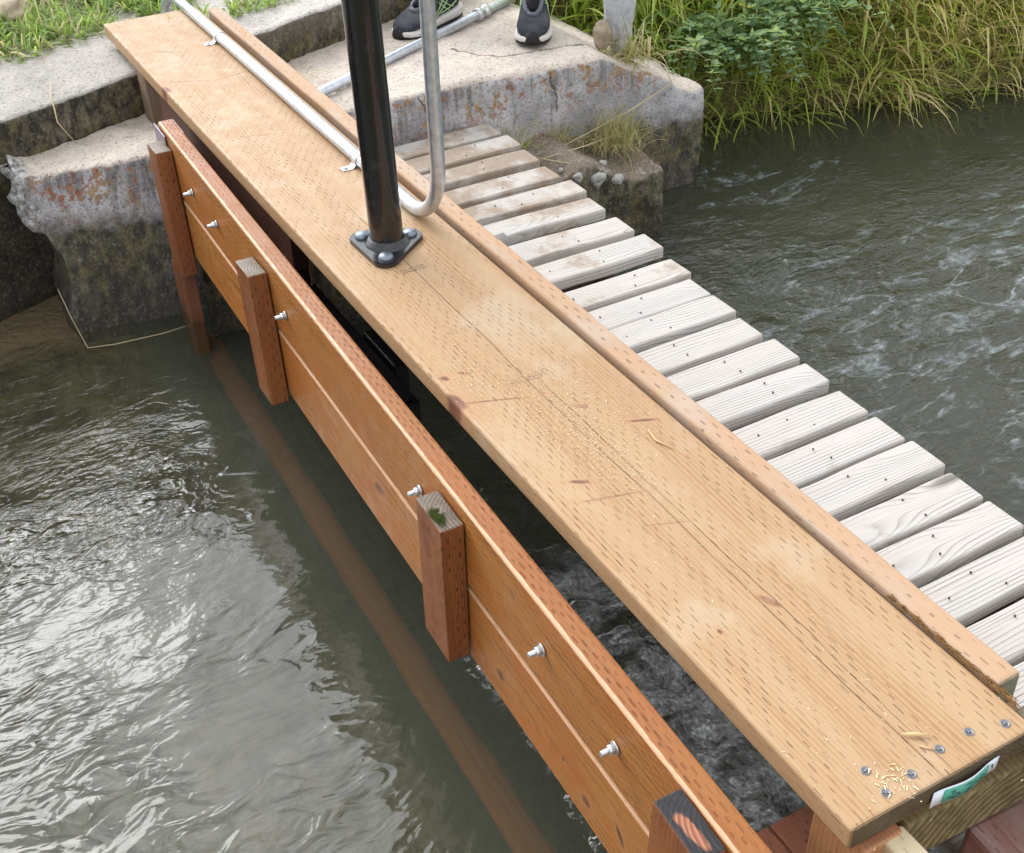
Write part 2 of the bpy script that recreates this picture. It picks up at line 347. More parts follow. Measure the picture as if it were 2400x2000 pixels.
M_black, n = mat('gloss_black_paint'); o = n.obj(); f = n.noise(o, 30, 5, .7); f2 = n.noise(n.vm('MULTIPLY', o, (60, 60, 3)), 1, 3)
n.out(n.bsdf(n.mix(n.mr(f, .56, .70, 0, .5), (.010, .010, .011), (.045, .042, .04)), n.mr(n.m('ADD', f, f2), .7, 1.3, .10, .30), n.bump(n.m('MULTIPLY', f2, .0004)), .5, 0, .3))
M_blackplate = simple('black_plate_paint', (.014, .014, .016), .22, .6, 0, 60, .0004)
M_zincbolt = simple('dull_zinc', (.24, .27, .32), .45, .5, .85, 120, .0002, .3)
M_zinc = simple('bright_zinc', (.66, .67, .69), .3, .5, .75, 200, .0002, .2)
M_screw = simple('grey_screw', (.25, .25, .27), .4, .5, .8, 300, .0004, .5)
M_darkmetal = simple('dark_screw', (.17, .14, .125), .6, .3, .4)
M_plastic = simple('black_plastic', (.010, .010, .012), .2, .55, 0, 40, .0006)
M_rust = simple('rusty_steel', (.10, .055, .045), .8, .2, .2, 60, .0008, .5)
M_strip = simple('grey_metal_strip', (.36, .31, .38), .4, .5, .6)
M_galv, n = mat('galvanised_conduit')
o = n.obj(); f = n.noise(o, 60, 3, .6); f2 = n.noise(n.vm('MULTIPLY', o, (8, 160, 160)), 1, 2)
n.out(n.bsdf(n.mix(n.mr(f, .35, .65), (.46, .49, .54), (.62, .65, .70)), n.mr(f2, .3, .7, .32, .44), n.bump(n.m('MULTIPLY', f, .0002)), .5, .82))

# ------------------------------------------------------------------ plank
PW, PT, PLEN = .286, .038, 3.25
plank = empty('plank', (-PLEN / 2, PW / 2, -PT), 'long fresh tan incised plank with a black post bolted to it', 'plank')
board('board', PLEN, PW, PT, M_plank, plank, (0, 0, PT / 2), bev=.0055, cuts=30)
plx = lambda x, y, z=0.: (x + PLEN / 2, y - PW / 2, z + PT)   # world -> plank local

def screw_mesh(name, r=.006):
    bm = bmesh.new()
    pr = [(0, -.0006), (r * .5, -.0007), (r * .85, .0), (r, .0004), (r, -.002)]
    prev = None; seg = 18
    for (rr, zz) in pr:
        ring = [bm.verts.new((rr * math.cos(2 * math.pi * j / seg), rr * math.sin(2 * math.pi * j / seg), zz)) for j in range(seg)] if rr else [bm.verts.new((0, 0, zz))]
        if prev:
            for j in range(seg):
                if len(prev) == 1: bm.faces.new((prev[0], ring[j], ring[(j + 1) % seg]))
                else: bm.faces.new((prev[j], ring[j], ring[(j + 1) % seg], prev[(j + 1) % seg]))
        prev = ring
    for a in (0, 90):   # cross recess lips
        c = bmesh.ops.create_cube(bm, size=1)['verts']
        bmesh.ops.scale(bm, vec=(r * 1.1, r * .2, .0008), verts=c); bmesh.ops.rotate(bm, matrix=Matrix.Rotation(math.radians(a + 30), 3, 'Z'), verts=c)
    me = bpy.data.meshes.new(name); bm.normal_update(); bm.to_mesh(me); bm.free(); me.materials.append(M_screw); return me
SCREW = screw_mesh('screw')
for (x, y) in [(-.0542, .0682), (-.0244, .1098), (-.0196, .067), (-.0342, .1632), (-.0354, .2119), (-.0225, .2579)]:
    o = link('screw', SCREW, None, plank, plx(x, y, .0008)); o.rotation_euler = (0, 0, random.random() * 3)

# ink stamps on the plank
M_ink, n = mat('faded_ink')
n.out(n.bsdf(n.mix(n.mr(n.noise(n.obj(), 160, 2), .4, .6), (.17, .12, .10), (.38, .25, .15)), .8, None, .1))
def text_obj(name, s, size, loc, parent, m_, rot):
    cu = bpy.data.curves.new(name, 'FONT'); cu.body = s; cu.size = size; cu.offset = -.0009
    t = bpy.data.objects.new('tmp', cu); C.objects.link(t)
    me = bpy.data.meshes.new_from_object(t.evaluated_get(bpy.context.evaluated_depsgraph_get()))
    bpy.data.objects.remove(t); me.materials.clear()
    return link(name, me, m_, parent, loc, rot, False)
text_obj('ink_stamp', 'A0660', .030, plx(-.950, .103, .0005), plank, M_ink, (0, 0, math.radians(90)))
text_obj('ink_stamp', 'HP', .022, plx(-.962, .215, .0005), plank, M_ink, (0, 0, math.radians(90)))
bm = bmesh.new()
for q in range(34):   # unreadable dotted stamp line beside the base plate and another further on
    for rowi in range(2):
        if random.random() < .2: continue
        x = -1.411 + rowi * .011 + random.uniform(-.0015, .0015); y = .103 + q * .0018
        v = [bm.verts.new(p) for p in ((x - .003, y, 0), (x + .003, y + random.uniform(-.001, .001), 0), (x + .003, y + .0009, 0), (x - .003, y + .0009, 0))]
        bm.faces.new(v)
bm_obj('ink_stamp', bm, M_ink, plank, (PLEN / 2, -PW / 2, PT + .0005)); bm = bmesh.new()
for q in range(30):
    if random.random() < .35: continue
    x = -1.163 + random.uniform(-.008, .008); y = .075 + q * .004
    v = [bm.verts.new(p) for p in ((x - .003, y, 0), (x + .003, y + .001, 0), (x + .003, y + .002, 0), (x - .003, y + .0012, 0))]
    bm.faces.new(v)
bm_obj('ink_stamp', bm, M_ink, plank, (PLEN / 2, -PW / 2, PT + .0005))

# stapled paper tag on the plank end
M_paper = simple('white_paper', (.68, .72, .78), .6); M_green = simple('green_print', (.10, .42, .30), .6, .3, 0, 900, .0001, .7); M_darkprint = simple('dark_print', (.03, .05, .05), .6)
def curved_sheet(name, y0, y1, z0, z1, x, m_, parent, push=0):
    V = []; k_ = 14
    for i in range(k_ + 1):
        y = y0 + (y1 - y0) * i / k_; u = (y - .118) / .108; b = .006 * math.sin(u * math.pi * 1.15) * math.sin(u * 3) + push
        sh = -.012 * (1 - u)
        V += [(x + b + .003 * (1 - u) * (-.01 - z0) / .036, y, z0), (x + b + .0004, y + .0036 * (1 - u), z1)]
    F = [(2 * i, 2 * i + 2, 2 * i + 3, 2 * i + 1) for i in range(k_)]
    o = np_obj(name, V, F, m_, parent); sol = o.modifiers.new('thickness', 'SOLIDIFY'); sol.thickness = .0004; return o
tg = curved_sheet('paper_tag', .118, .226, -.036, -.012, .0022, M_paper, plank)
tg.location = (PLEN / 2, -PW / 2, PT)
gp = curved_sheet('green_print', .134, .208, -.0335, -.0145, .0022, M_green, tg, .0012)
gp.parent = tg; gp.location = (0, 0, 0)
bm = bmesh.new()
for q in range(26):
    y = .140 + random.random() * .058; z = -.031 + random.random() * .014; u = (y - .118) / .108
    xx = .0040 + .003 * (1 - (y - .118) / .108) * (-.01 - z) / .036 + .006 * math.sin(u * math.pi * 1.15) * math.sin(u * 3)
    c = bmesh.ops.create_cube(bm, size=1, matrix=Matrix.Translation((xx, y, z)) @ Matrix.Diagonal((.0003, random.uniform(.003, .008), .0007, 1)))
bmesh.ops.create_cube(bm, size=1, matrix=Matrix.Translation((.0038, .215, -.022)) @ Matrix.Rotation(.2, 4, 'X') @ Matrix.Diagonal((.0008, .0013, .008, 1)))
o = bm_obj('dark_print', bm, M_darkprint, tg)

# splinters and sawdust lying on the plank
M_saw, n = mat('pale_sawdust'); n.out(n.bsdf(n.mix(n.attr('tone'), (.66, .52, .30), (.80, .71, .50)), .9, None, .1))
def chips(name, patches, label, cat, m_, zz=.0012, lim=True):
    V = []; F = []; T = []
    for (cx, cy, sx, sy, num, size) in patches:
        for q in range(int(num * 1.6)):
            x = RNG.normal(cx, sx); y = RNG.normal(cy, sy); y = min(max(y, .004), PW - .004) if lim else y
            a = RNG.random() * 6.28; l = size * (.4 + RNG.random() ** 2 * 1.6); w = size * (.18 + RNG.random() * .22); h = w * .6
            ca, sa = math.cos(a), math.sin(a); b = len(V)
            for (u, v, z) in ((-l, -w, 0), (l, -w * .6, 0), (l, w * .6, 0), (-l, w, 0), (-l * .7, 0, h), (l * .8, 0, h * 1.4)):
                V.append((x + u * ca - v * sa, y + u * sa + v * ca, zz + z))
            F += [(b, b + 1, b + 5, b + 4), (b + 1, b + 2, b + 5), (b + 2, b + 3, b + 4, b + 5), (b + 3, b, b + 4)]
            T += [RNG.random()] * 6
    o = np_obj(name, V, F, m_, smooth=False)
    at = o.data.attributes.new('tone', 'FLOAT', 'POINT'); at.data.foreach_set('value', np.array(T, np.float32))
    return tag(o, label, cat, kind='stuff')
chips('sawdust', [(-.80, .12, .09, .035, 420, .0014), (-.86, .19, .07, .03, 330, .0014), (-1.02, .06, .07, .03, 260, .0014), (-.72, .14, .07, .03, 220, .0014), (-2.15, .08, .14, .02, 260, .0015),
                  (-1.3, .10, .2, .06, 160, .0014), (-2.5, .12, .3, .07, 160, .0015), (-.4, .14, .25, .08, 90, .0014), (-.03, .085, .014, .017, 30, .0024), (-.2, .1, .1, .07, 40, .0014), (-1.7, .06, .08, .02, 60, .0015)],
      'pale sawdust and small shavings scattered over the tan plank', 'sawdust', M_saw)
chips('wood_chips', [(-2.98, .50, .07, .05, 160, .004), (-2.9, .7, .12, .1, 60, .003)], 'pale wood chips strewn on the concrete behind the faded beam', 'wood chips', M_saw, -.177, False)
M_splin = simple('pale_splinter', (.60, .42, .22), .8, .2)
def splinter(pts, r, label):
    o = bm_obj('wood_splinter', tube_bm(pts, r, 5), M_splin); tag(o, label, 'splinter')
splinter([(-.072, .140, .003), (-.062, .152, .005), (-.052, .168, .003)], [.0008, .0028, .0006], 'broad pale wood splinter lying near the screws at the plank end')
splinter([(-.050, .146, .002), (-.043, .150, .002), (-.036, .158, .002)], [.0006, .0011, .0006], 'thin white wood sliver touching a screw head on the plank')
splinter([(-.730, .228, .003), (-.70, .222, .003), (-.665, .234, .002)], [.0007, .0022, .0005], 'curved wood shaving on the middle of the plank')

# ------------------------------------------------------------------ black post with base plate
PX, PY = -1.517, .135
post = empty('black_post', (PX, PY, 0), 'glossy black round steel post on a triangular bolted base plate', 'post')
outl = [(-1.566, .101), (-1.524, .188), (-1.458, .105)]
cx = sum(p[0] for p in outl) / 3; cy = sum(p[1] for p in outl) / 3
pts = []
order = [outl[0], outl[2], outl[1]]
for i, p in enumerate(order):
    c = Vector(p); a = Vector(order[i - 1]); b = Vector(order[(i + 1) % 3])
    d0 = (c - a).normalized(); d1 = (b - c).normalized(); n0 = Vector((d0.y, -d0.x)); n1 = Vector((d1.y, -d1.x))
    a0 = math.atan2(n0.y, n0.x); a1 = math.atan2(n1.y, n1.x)
    while a1 < a0: a1 += 2 * math.pi
    for j in range(9):
        a_ = a0 + (a1 - a0) * j / 8; pts.append((c.x + .026 * math.cos(a_) - PX, c.y + .026 * math.sin(a_) - PY))
bm_obj('base_plate', prism_bm(pts, .0005, .0105, .0025), M_blackplate, post)
def lathe_bm(prof, seg=32):
    bm = bmesh.new(); prev = None
    for (r_, z_) in prof:
        ring = [bm.verts.new((r_ * math.cos(2 * math.pi * j / seg), r_ * math.sin(2 * math.pi * j / seg), z_)) for j in range(seg)] if r_ > 1e-6 else [bm.verts.new((0, 0, z_))]
        if prev:
            for j in range(seg):
                q = [prev[j % len(prev)], prev[(j + 1) % len(prev)], ring[(j + 1) % len(ring)], ring[j % len(ring)]]
                q = list(dict.fromkeys(q))
                if len(q) > 2: bm.faces.new(q).smooth = True
        prev = ring
    return bm
bm_obj('weld_collar', lathe_bm([(.0345, .0245), (.0385, .021), (.043, .014), (.046, .0105), (.046, .006)], 48), M_blackplate, post, smooth=True)
pt_ = bm_obj('tube', lathe_bm([(.0338, .0108), (.0338, .6), (.0338, 1.25), (.032, 1.262), (0, 1.266)], 64), M_black, post, (0, 0, 0), (math.radians(.75), math.radians(-.45), 0))
for (x, y) in outl:
    bm_obj('bolt', lathe_bm([(.0148, .0105), (.0148, .013), (.0135, .0165), (.009, .0195), (0, .0208)], 28), M_zincbolt, post, (x - PX, y - PY, 0))

# ------------------------------------------------------------------ conduits
CY = .245
cond = empty('steel_conduit', (-1.9, CY, 0), 'galvanised conduit strapped along the plank and bent upright beside the black post', 'conduit')
R_ = .0148; zc = .0158
P = [(-3.30, CY, zc)]
P += [(x, CY, zc) for x in np.linspace(-3.1, -1.635, 12)]
rb = .145; xc = -1.635
P += [(xc + rb * math.sin(a), CY, zc + rb * (1 - math.cos(a))) for a in np.linspace(.12, math.pi / 2, 14)]
P += [(xc + rb, CY, z) for z in (.3, .6, 1.1)]
bm_obj('tube', tube_bm([(x + 1.9, y - CY, z) for x, y, z in P], R_, 24), M_galv, cond)
P = [(-3.285, CY, zc), (-3.31, CY, zc)] + [(-3.31 - .11 * math.sin(a), CY - .02 * math.sin(a), zc - .11 * (1 - math.cos(a))) for a in np.linspace(.15, 1.5, 9)] + [(-3.425, CY - .025, -.25)]
bm_obj('elbow', tube_bm([(x + 1.9, y - CY, z) for x, y, z in P], [.0172, .0172] + [.0165] * 10, 24), M_galv, cond)
def clamp_bm():
    bm = bmesh.new(); w = .011; prof = []
    for a in np.linspace(-.35, math.pi + .35, 22): prof.append((R_ + .0016, a))
    ring = [(-(R_ + .0018) * math.cos(a), zc + (R_ + .0018) * math.sin(a)) for _, a in prof]
    pts_ = [(-.047, .0022), (-.022, .0022), (-(R_ + .0018), .008)] + ring[3:]
    vs = []
    for (yy, zz) in pts_: vs.append([bm.verts.new((-w, yy, zz)), bm.verts.new((w, yy, zz))])
    for A, B in zip(vs, vs[1:]): bm.faces.new((A[0], B[0], B[1], A[1]))
    bmesh.ops.recalc_face_normals(bm, faces=bm.faces); bmesh.ops.solidify(bm, geom=bm.faces[:], thickness=.0012); bmesh.ops.recalc_face_normals(bm, faces=bm.faces)
    b2 = bmesh.ops.create_cone(bm, cap_ends=True, segments=12, radius1=.005, radius2=.004, depth=.003, matrix=Matrix.Translation((0, -.036, .0045)))
    return bm
for x in (-2.895, -1.905):
    bm_obj('pipe_strap', clamp_bm(), M_zinc, cond, (x + 1.9, 0, 0))

c2 = empty('coupled_conduit', (-2.9, .762, -.165), 'galvanised conduit with a compression coupling lying across the concrete between the shoes', 'conduit')
def p2(t): return Vector((-2.72 + (-3.169 + 2.72) * t, .36 + (1.239 - .36) * t, -.164 - 0))
loc = lambda v: (v.x + 2.9, v.y - .762, v.z + .165)
bm_obj('tube', tube_bm([loc(p2(t)) for t in (0, .5, 1, 1.8)], R_ * .98, 24), M_galv, c2)
dd = (p2(1) - p2(0)).normalized(); cc = p2(.985)
bm_obj('coupling', tube_bm([loc(cc + dd * s) for s in (-.034, -.03, -.0295, -.012, -.0115, .0115, .012, .0295, .03, .034)], [.016, .0205, .0225, .0225, .0185, .0185, .0225, .0225, .0205, .016], 8), M_zinc, c2)

# ------------------------------------------------------------------ faded beam between plank and footbridge
beam = board('ledger_beam', 3.115, .286, .040, M_ledger, None, (-1.6225, .3165, .009 - .143), (math.radians(90), 0, math.radians(-.15)), .006, 40, .004, 3)
tag(beam, 'faded pinkish incised beam on edge between the tan plank and grey slats', 'beam')
# frayed fibre debris wedged in the gap
M_fib = simple('brown_bark_fibre', (.24, .13, .05), .9, .1)
def fibres(name, num, x0, x1, y, z, label):
    bm = bmesh.new()
    for q in range(num):
        x = random.uniform(x0, x1); l = random.uniform(.01, .03); a = random.uniform(-.5, .5)
        p0 = Vector((x, y + random.uniform(-.003, .003), z + random.uniform(-.004, .001)))
        p1 = p0 + Vector((l * .5 * math.cos(a), l * .2 * math.sin(a), random.uniform(.001, .006))); p2_ = p0 + Vector((l * math.cos(a), l * .35 * math.sin(a), random.uniform(-.002, .003)))
        tube_bm([p0, p1, p2_], [.0006, .0007, .0004], 4, bm=bm)
    tag(bm_obj(name, bm, M_fib), label, 'debris', kind='stuff')
fibres('bark_fibre', 190, -.26, -.05, .2915, .002, 'brown stringy fibres wedged in the gap beside the faded beam')

# ------------------------------------------------------------------ footbridge of weathered slats
ZS = -.30
fb = empty('footbridge', (-1.3, .65, ZS - .2), 'footbridge of weathered grey slats over the stream beside the tan plank', 'footbridge')
xs = [-2.527, -2.413, -2.297, -2.176, -2.053, -1.936, -1.798, -1.672, -1.54] + [-1.430, -1.3315, -1.222, -1.114, -1.0115, -.885, -.7785, -.681, -.573, -.472, -.367, -.262, -.157, -.052, .053]
SCREW2 = SCREW.copy(); SCREW2.materials.clear(); SCREW2.materials.append(M_darkmetal)
slat_labels = {2: 'slat with brown dirty patches', 4: 'slat stained brown almost from end to end', 13: 'slat with a worn notch at its outer end', 16: 'slat with ragged worn near edge'}
for i, x in enumerate(xs):
    wd = .0895 + random.uniform(-.003, .003); ln = .60
    yend = .905 + .006 * math.sin(i * 2.1) + (.02 if i > 8 else .045) - .004 * i * .5 + random.uniform(-.004, .004)
    o = board('slat', ln, wd, .034, M_slat, fb, (x - wd / 2 + 1.3, yend - ln / 2 - .65, .2 - .019 + random.uniform(-.004, .003)), (random.uniform(-.015, .015), random.uniform(-.004, .004), math.radians(90) + random.uniform(-.012, .012)), .0065, 16, .007, i)
    if i in slat_labels: o['label'] = slat_labels[i]
    for k_ in range(random.choice((2, 3, 3))):
        s = link('screw', SCREW2, None, o, (.15 + random.uniform(-.05, .03) - (0 if k_ < 2 else .12), (-.022, .02, .0)[k_] + random.uniform(-.006, .006), .0195))
        s.scale = (.34, .34, 1)
for y in (.45, .78):
    board('stringer', 2.9, .14, .038, M_oldpost, fb, (-1.2 + 1.3, y - .65, .2 - .042 - .07), (math.radians(90), 0, 0), .004)

# ------------------------------------------------------------------ sluice gate
gate = empty('sluice_gate', (-1.2, -.075, -.34), 'stained orange brown wooden sluice gate of two boards with bolted battens', 'sluice gate', rot=(0, 0, math.atan(-.0216)))
gl = lambda x, z, off=0.: (x + 1.2, off, z + .34)       # local: front face at y=-.019
board('gate_board', 2.47 + .35, .160, .038, M_gate1, gate, (-1.065 + 1.2, .002, .34 - .02 - .082), (math.radians(90), 0, 0), .005, 30)['label'] = 'upper gate board with slit marked rounded top edge'
board('gate_board', 2.47 + .35, .158, .036, M_gate2, gate, (-1.065 + 1.2, .002, .34 - .105 - .165), (math.radians(90), 0, 0), .004, 30)
# fix: board local Y is up and local Z faces upstream after the rotation
BAT = [(-2.345, -.058, -.395, M_batten, 4.0), (-1.631, -.055, -.366, M_batten, 3.4), (-.732, -.046, -.336, M_batten, -1.6), (-.075, -.024, -.45, M_batten_burnt, -3)]
for (xn, zt, zb, m_, lean) in BAT:
    w = .092; h = zt - zb
    o = board('batten', h, w, .040, m_, gate, (xn - w / 2 + 1.2, -.019 - .0205, (zt + zb) / 2 + .34), (0, math.radians(-90), math.radians(90)), .003)
    o.rotation_euler = (Matrix.Rotation(math.radians(-lean), 3, 'Y') @ Matrix(((0, -1, 0), (0, 0, -1), (1, 0, 0)))).to_euler()
    if m_ is M_batten_burnt: o['label'] = 'batten with blackened orange streaked top'
# moss on one batten top
def bolt_set(x, z):
    o = bm_obj('bolt', tube_bm([(0, .0, 0), (0, -.024, 0)], .004, 14), M_zinc, gate, (x + 1.2, -.017, z + .34))
    bm_obj('washer', tube_bm([(0, -.0015, 0), (0, -.004, 0)], .0098, 24), M_zinc, o)
    bm_obj('nut', tube_bm([(0, -.004, 0), (0, -.0125, 0)], .0074, 6), M_zinc, o, smooth=False)
for x, z in [(-2.215, -.111), (-2.018, -.109), (-1.553, -.110), (-.898, -.102), (-.49, -.100), (-.297, -.103)]: bolt_set(x, z)
for s in (-.024, .024):
    bm_obj('edge_strip', box_bm(-.0 , .10, -.001, .001, -.16, .01), M_strip, gate, (-2.50 + 1.2, s + .002, .34 - .045))
M_moss = simple('green_moss', (.045, .065, .012), .9, .1)
bm = bmesh.new()
for q in range(160):
    u = random.gauss(0, .4); v = random.gauss(0, .3)
    if abs(u) > 1 or abs(v) > 1: continue
    p0 = Vector((-.762 + u * .025, -.1335 + v * .013, -.0455)); a = random.random() * 6.28
    tube_bm([p0, p0 + Vector((.004 * math.cos(a), .004 * math.sin(a), .0022)), p0 + Vector((.008 * math.cos(a), .008 * math.sin(a), .001))], [.0006, .0005, .0003], 4, bm=bm)
tag(bm_obj('moss', bm, M_moss), 'small tuft of green moss on top of the middle batten', 'moss', kind='stuff')

# posts, boards and things under the plank
leg = board('guide_post', .62, .092, .040, M_leg, None, (-2.412, -.088, -.39 - .31), Matrix(((0, -1, 0), (0, 0, -1), (1, 0, 0))).to_euler(), .006)
tag(leg, 'wet reddish brown guide post standing in the water below the farthest batten', 'post')
pst = board('support_post', .50, .085, .10, M_oldpost, None, (-2.905, .055, -.04 - .25), Matrix(((0, -1, 0), (0, 0, -1), (1, 0, 0))).to_euler(), .005)
tag(pst, 'old grey brown post holding up the far end of the tan plank', 'post')
bd = board('rear_board', 1.0, .34, .036, M_darkwood, None, (-2.28, .035, -.042 - .17), (math.radians(90), 0, 0), .003)
tag(bd, 'dark red brown board standing behind the far end of the gate', 'board')
blk = board('wood_block', .12, .10, .06, M_pink, None, (-1.83, -.005, -.17), (0, 0, math.radians(90)), .003)
tag(blk, 'small reddish wood block jutting out between gate and plank', 'block')
bb = empty('black_box', (-1.5, .0, -.34), 'glossy black plastic box hung under the plank below the post', 'box')
bm_obj('casing', box_bm(-.30, .243, -.055, .066, .03, .14, .003), M_plastic, bb)
bm_obj('bracket', box_bm(-.04, .12, .068, .10, .08, .15, .004), M_plastic, bb)
bm_obj('lid', box_bm(-.29, .235, -.05, .055, .14, .146, .002), M_plastic, bb)
for x in (.02, .05): bm_obj('rivet', lathe_bm([(.004, .146), (.003, .149), (0, .15)], 10), M_zincbolt, bb, (x, .03, 0))
for (y0, y1, lab) in ((-.02, .0865, 'reddish incised deck board nearer the gate below the plank end'), (.0895, .22, 'wide reddish incised deck board under the near plank end')):
    o = board('deck_board', .62, y1 - y0, .036, M_pink, None, (-.208 + .31, (y0 + y1) / 2, -.318), (0, 0, 0), .003)
    tag(o, lab, 'board')
o = board('end_post', .40, .085, .058, M_orange, None, (-.033, .0465, -.0405 - .2), Matrix(((0, -1, 0), (0, 0, -1), (1, 0, 0))).to_euler(), .004)
tag(o, 'orange wooden post under the near corner of the plank', 'post')
o = board('pale_batten', .42, .034, .06, M_pale, None, (.209, .0655, -.0745), (0, 0, 0), .004)
tag(o, 'pale fresh cut batten sticking out from under the plank end', 'batten')
o = board('orange_board', .5, .27, .036, M_orange, None, (-.268, .19, -.0585), (0, 0, 0), .003)
tag(o, 'orange board sandwiched between the plank end and the mossy timber', 'board')
o = board('sill_timber', .30, .225, .082, M_timber, None, (-.155, .222, -.119), (0, 0, math.radians(-2)), .005)
tag(o, 'dark mossy timber with ringed sawn end under the plank', 'timber')
o = board('red_timber', .6, .9, .34, M_redtim, None, (.312, .665, -.332), (0, 0, math.radians(-4)), .012, 12, .012, 4)
tag(o, 'big reddish brown frayed timber in front of the mossy timber', 'timber')
o = board('grey_timber', .19, .20, .07, M_greytim, None, (.052, .402, -.064), (0, 0, math.radians(90)), .006)
tag(o, 'greenish grey timber end beyond the faded beam', 'timber')
sk = board('sunken_beam', 3.0, .058, .12, M_sunk, None, (-1.0, -.066, -.726), (math.radians(14), math.radians(.3), math.radians(-1)), .02, 40, .014, 8)
tag(sk, 'orange brown sill beam lying just under the water below the gate', 'beam')

# ------------------------------------------------------------------ concrete
def concrete(name, top_col, face_col, moss_z=None, lichen=0., dark=False, rough_end=None, cracks=()):
    M, n = mat(name)
    p = n.pos(); x, y, z = n.sep(p); nx, ny, nz = n.sep(n.norm())
    f1 = n.noise(p, 7, 5, .6); f2 = n.noise(p, 60, 5, .65); f3 = n.noise(p, 260, 3, .6)
    up = n.mr(n.m('ADD', nz, n.m('MULTIPLY', n.m('SUBTRACT', f1, .5), .5)), .45, .75, 0, 1, True)
    sidec = n.mix(n.mr(f1, .38, .62), face_col, tuple(c * .55 for c in face_col))
    sidec = n.mix(n.mr(f2, .45, .68, 0, .55), sidec, (.42, .42, .45) if not dark else tuple(c * 1.9 for c in face_col))
    topc = n.mix(n.mr(f1, .42, .66, 0, .6), top_col, tuple(c * .66 for c in top_col))
    topc = n.mix(n.mr(n.noise(p, 16, 4, .6), .58, .7, 0, .6), topc, (.50, .48, .46))
    col = n.mix(up, sidec, topc)
    col = n.mix(n.mr(f3, .50, .72, 0, .5), col, n.mix(.5, col, (.05, .045, .04)))
    if moss_z is not None:
        # dark streaks running down from the edge, and a wet mossy band by the water
        st = n.noise(n.vm('MULTIPLY', p, (30, 30, 3.2)), 1, 4, .6)
        stm = n.m('MULTIPLY', n.mr(n.m('ADD', st, n.m('MULTIPLY', n.m('SUBTRACT', z, -.26), 1.1)), .5, .62), n.m('SUBTRACT', 1, up))
        col = n.mix(n.m('MULTIPLY', stm, .62), col, (.10, .085, .07))
        mz = n.m('ADD', n.m('SUBTRACT', z, n.mr(y, -.1, .4, .10, 0)), n.m('MULTIPLY', n.m('SUBTRACT', n.noise(p, 9, 4, .6), .5), .16))
        mm = n.mr(mz, moss_z - .045, moss_z + .015, 1, 0)
        mcol = n.mix(n.mr(n.noise(n.vm('MULTIPLY', p, (1, 1, .6)), 30, 6, .74), .42, .66), (.034, .029, .022), n.mix(n.mr(n.noise(p, 6, 5, .7), .42, .60), (.18, .145, .05), (.22, .19, .14)))
        wet = n.mr(mz, moss_z - .30, moss_z - .16, 1, 0)
        mcol = n.mix(n.m('MULTIPLY', wet, .75), mcol, n.mix(n.mr(f2, .4, .6), (.018, .016, .015), (.05, .038, .03)))
        col = n.mix(n.m('MULTIPLY', mm, n.mr(up, 0, 1, .95, .25)), col, mcol)
    if lichen:
        la = n.noise(n.vm('MULTIPLY', p, (1, 1, .7)), 15, 3, .55); lb = n.noise(p, 62, 4, .7)
        lz = n.m('MULTIPLY', n.mr(z, -.36, -.27), n.m('SUBTRACT', 1, n.mr(up, .3, .9)))
        lm = n.m('MULTIPLY', n.mr(n.m('ADD', n.m('MULTIPLY', la, .45), n.m('MULTIPLY', lb, .55)), .535 - lichen * .010, .560 - lichen * .010), lz)
        lc = n.mix(n.mr(n.noise(p, 9, 2), .44, .56), (.34, .11, .03), (.40, .21, .025))
        col = n.mix(n.m('MULTIPLY', lm, .72), col, n.mix(n.mr(lb, .4, .6), tuple((.20, .06, .02)), lc))
    if rough_end is not None:   # freshly broken pale concrete
        rm = n.m('MULTIPLY', n.mr(n.m('ADD', y, n.m('MULTIPLY', n.m('SUBTRACT', f1, .5), .12)), rough_end - .02, rough_end + .01, 1, 0), n.mr(z, -.60, -.46))
        rm = n.m('MULTIPLY', rm, n.mr(x, -2.86, -2.78))
        rc = n.mix(n.mr(f2, .42, .6), (.20, .18, .16), n.mix(n.mr(z, -.42, -.3), (.30, .26, .20), (.56, .56, .57)))
        col = n.mix(n.m('MULTIPLY', rm, .95), col, rc)
    for (A_, B_, ax) in cracks:
        q = p if ax == 'xy' else n.comb(z, y, 0)
        q = n.vm('ADD', n.vm('MULTIPLY', q, (1, 1, 0)), n.vm('MULTIPLY', n.vm('SUBTRACT', n.noise(p, 17, 4, .6, 0, 'Color'), (.5, .5, .5)), (.05, .05, 0)))
        ab = Vector((B_[0] - A_[0], B_[1] - A_[1], 0)); L2 = ab.length_squared
        tq = n.m('DIVIDE', n.vm('DOT_PRODUCT', n.vm('SUBTRACT', q, (*A_, 0)), tuple(ab)), L2, clamp=True)
        tt_ = n.comb(n.m('MULTIPLY', tq, ab.x), n.m('MULTIPLY', tq, ab.y), 0)
        dq = n.vm('LENGTH', n.vm('SUBTRACT', n.vm('SUBTRACT', q, (*A_, 0)), tt_))
        fm_ = n.mr(up, .3, .7) if ax == 'xy' else n.mr(up, .3, .8, 1, 0)
        ck = n.m('MULTIPLY', n.m('MULTIPLY', n.mr(dq, .002, .006, 1, 0), fm_), n.mr(f2, .35, .5, .4, 1)); col = n.mix(n.m('MULTIPLY', ck, .8), col, (.06, .045, .035))
    pit = n.voro(p, 85, 'F1'); gr_ = n.voro(n.vm('ADD', p, (3.1, 1.7, .4)), 150, 'F1', 'Color'); gv = n.sep(gr_)[0]
    col = n.mix(n.m('MULTIPLY', n.mr(pit, .10, .22, 1, 0), .55), col, (.06, .05, .042))
    col = n.mix(n.m('MULTIPLY', n.mr(gv, .80, .95, 0, .30), n.mr(up, 0, 1, .45, 1)), col, (.50, .46, .42)); col = n.mix(n.mr(gv, .0, .22, .45, 0), col, (.07, .06, .05))
    bh = n.m('ADD', n.m('ADD', n.m('MULTIPLY', f2, .009), n.m('MULTIPLY', f3, .003)), n.m('MULTIPLY', n.mr(pit, 0, .25), .002))
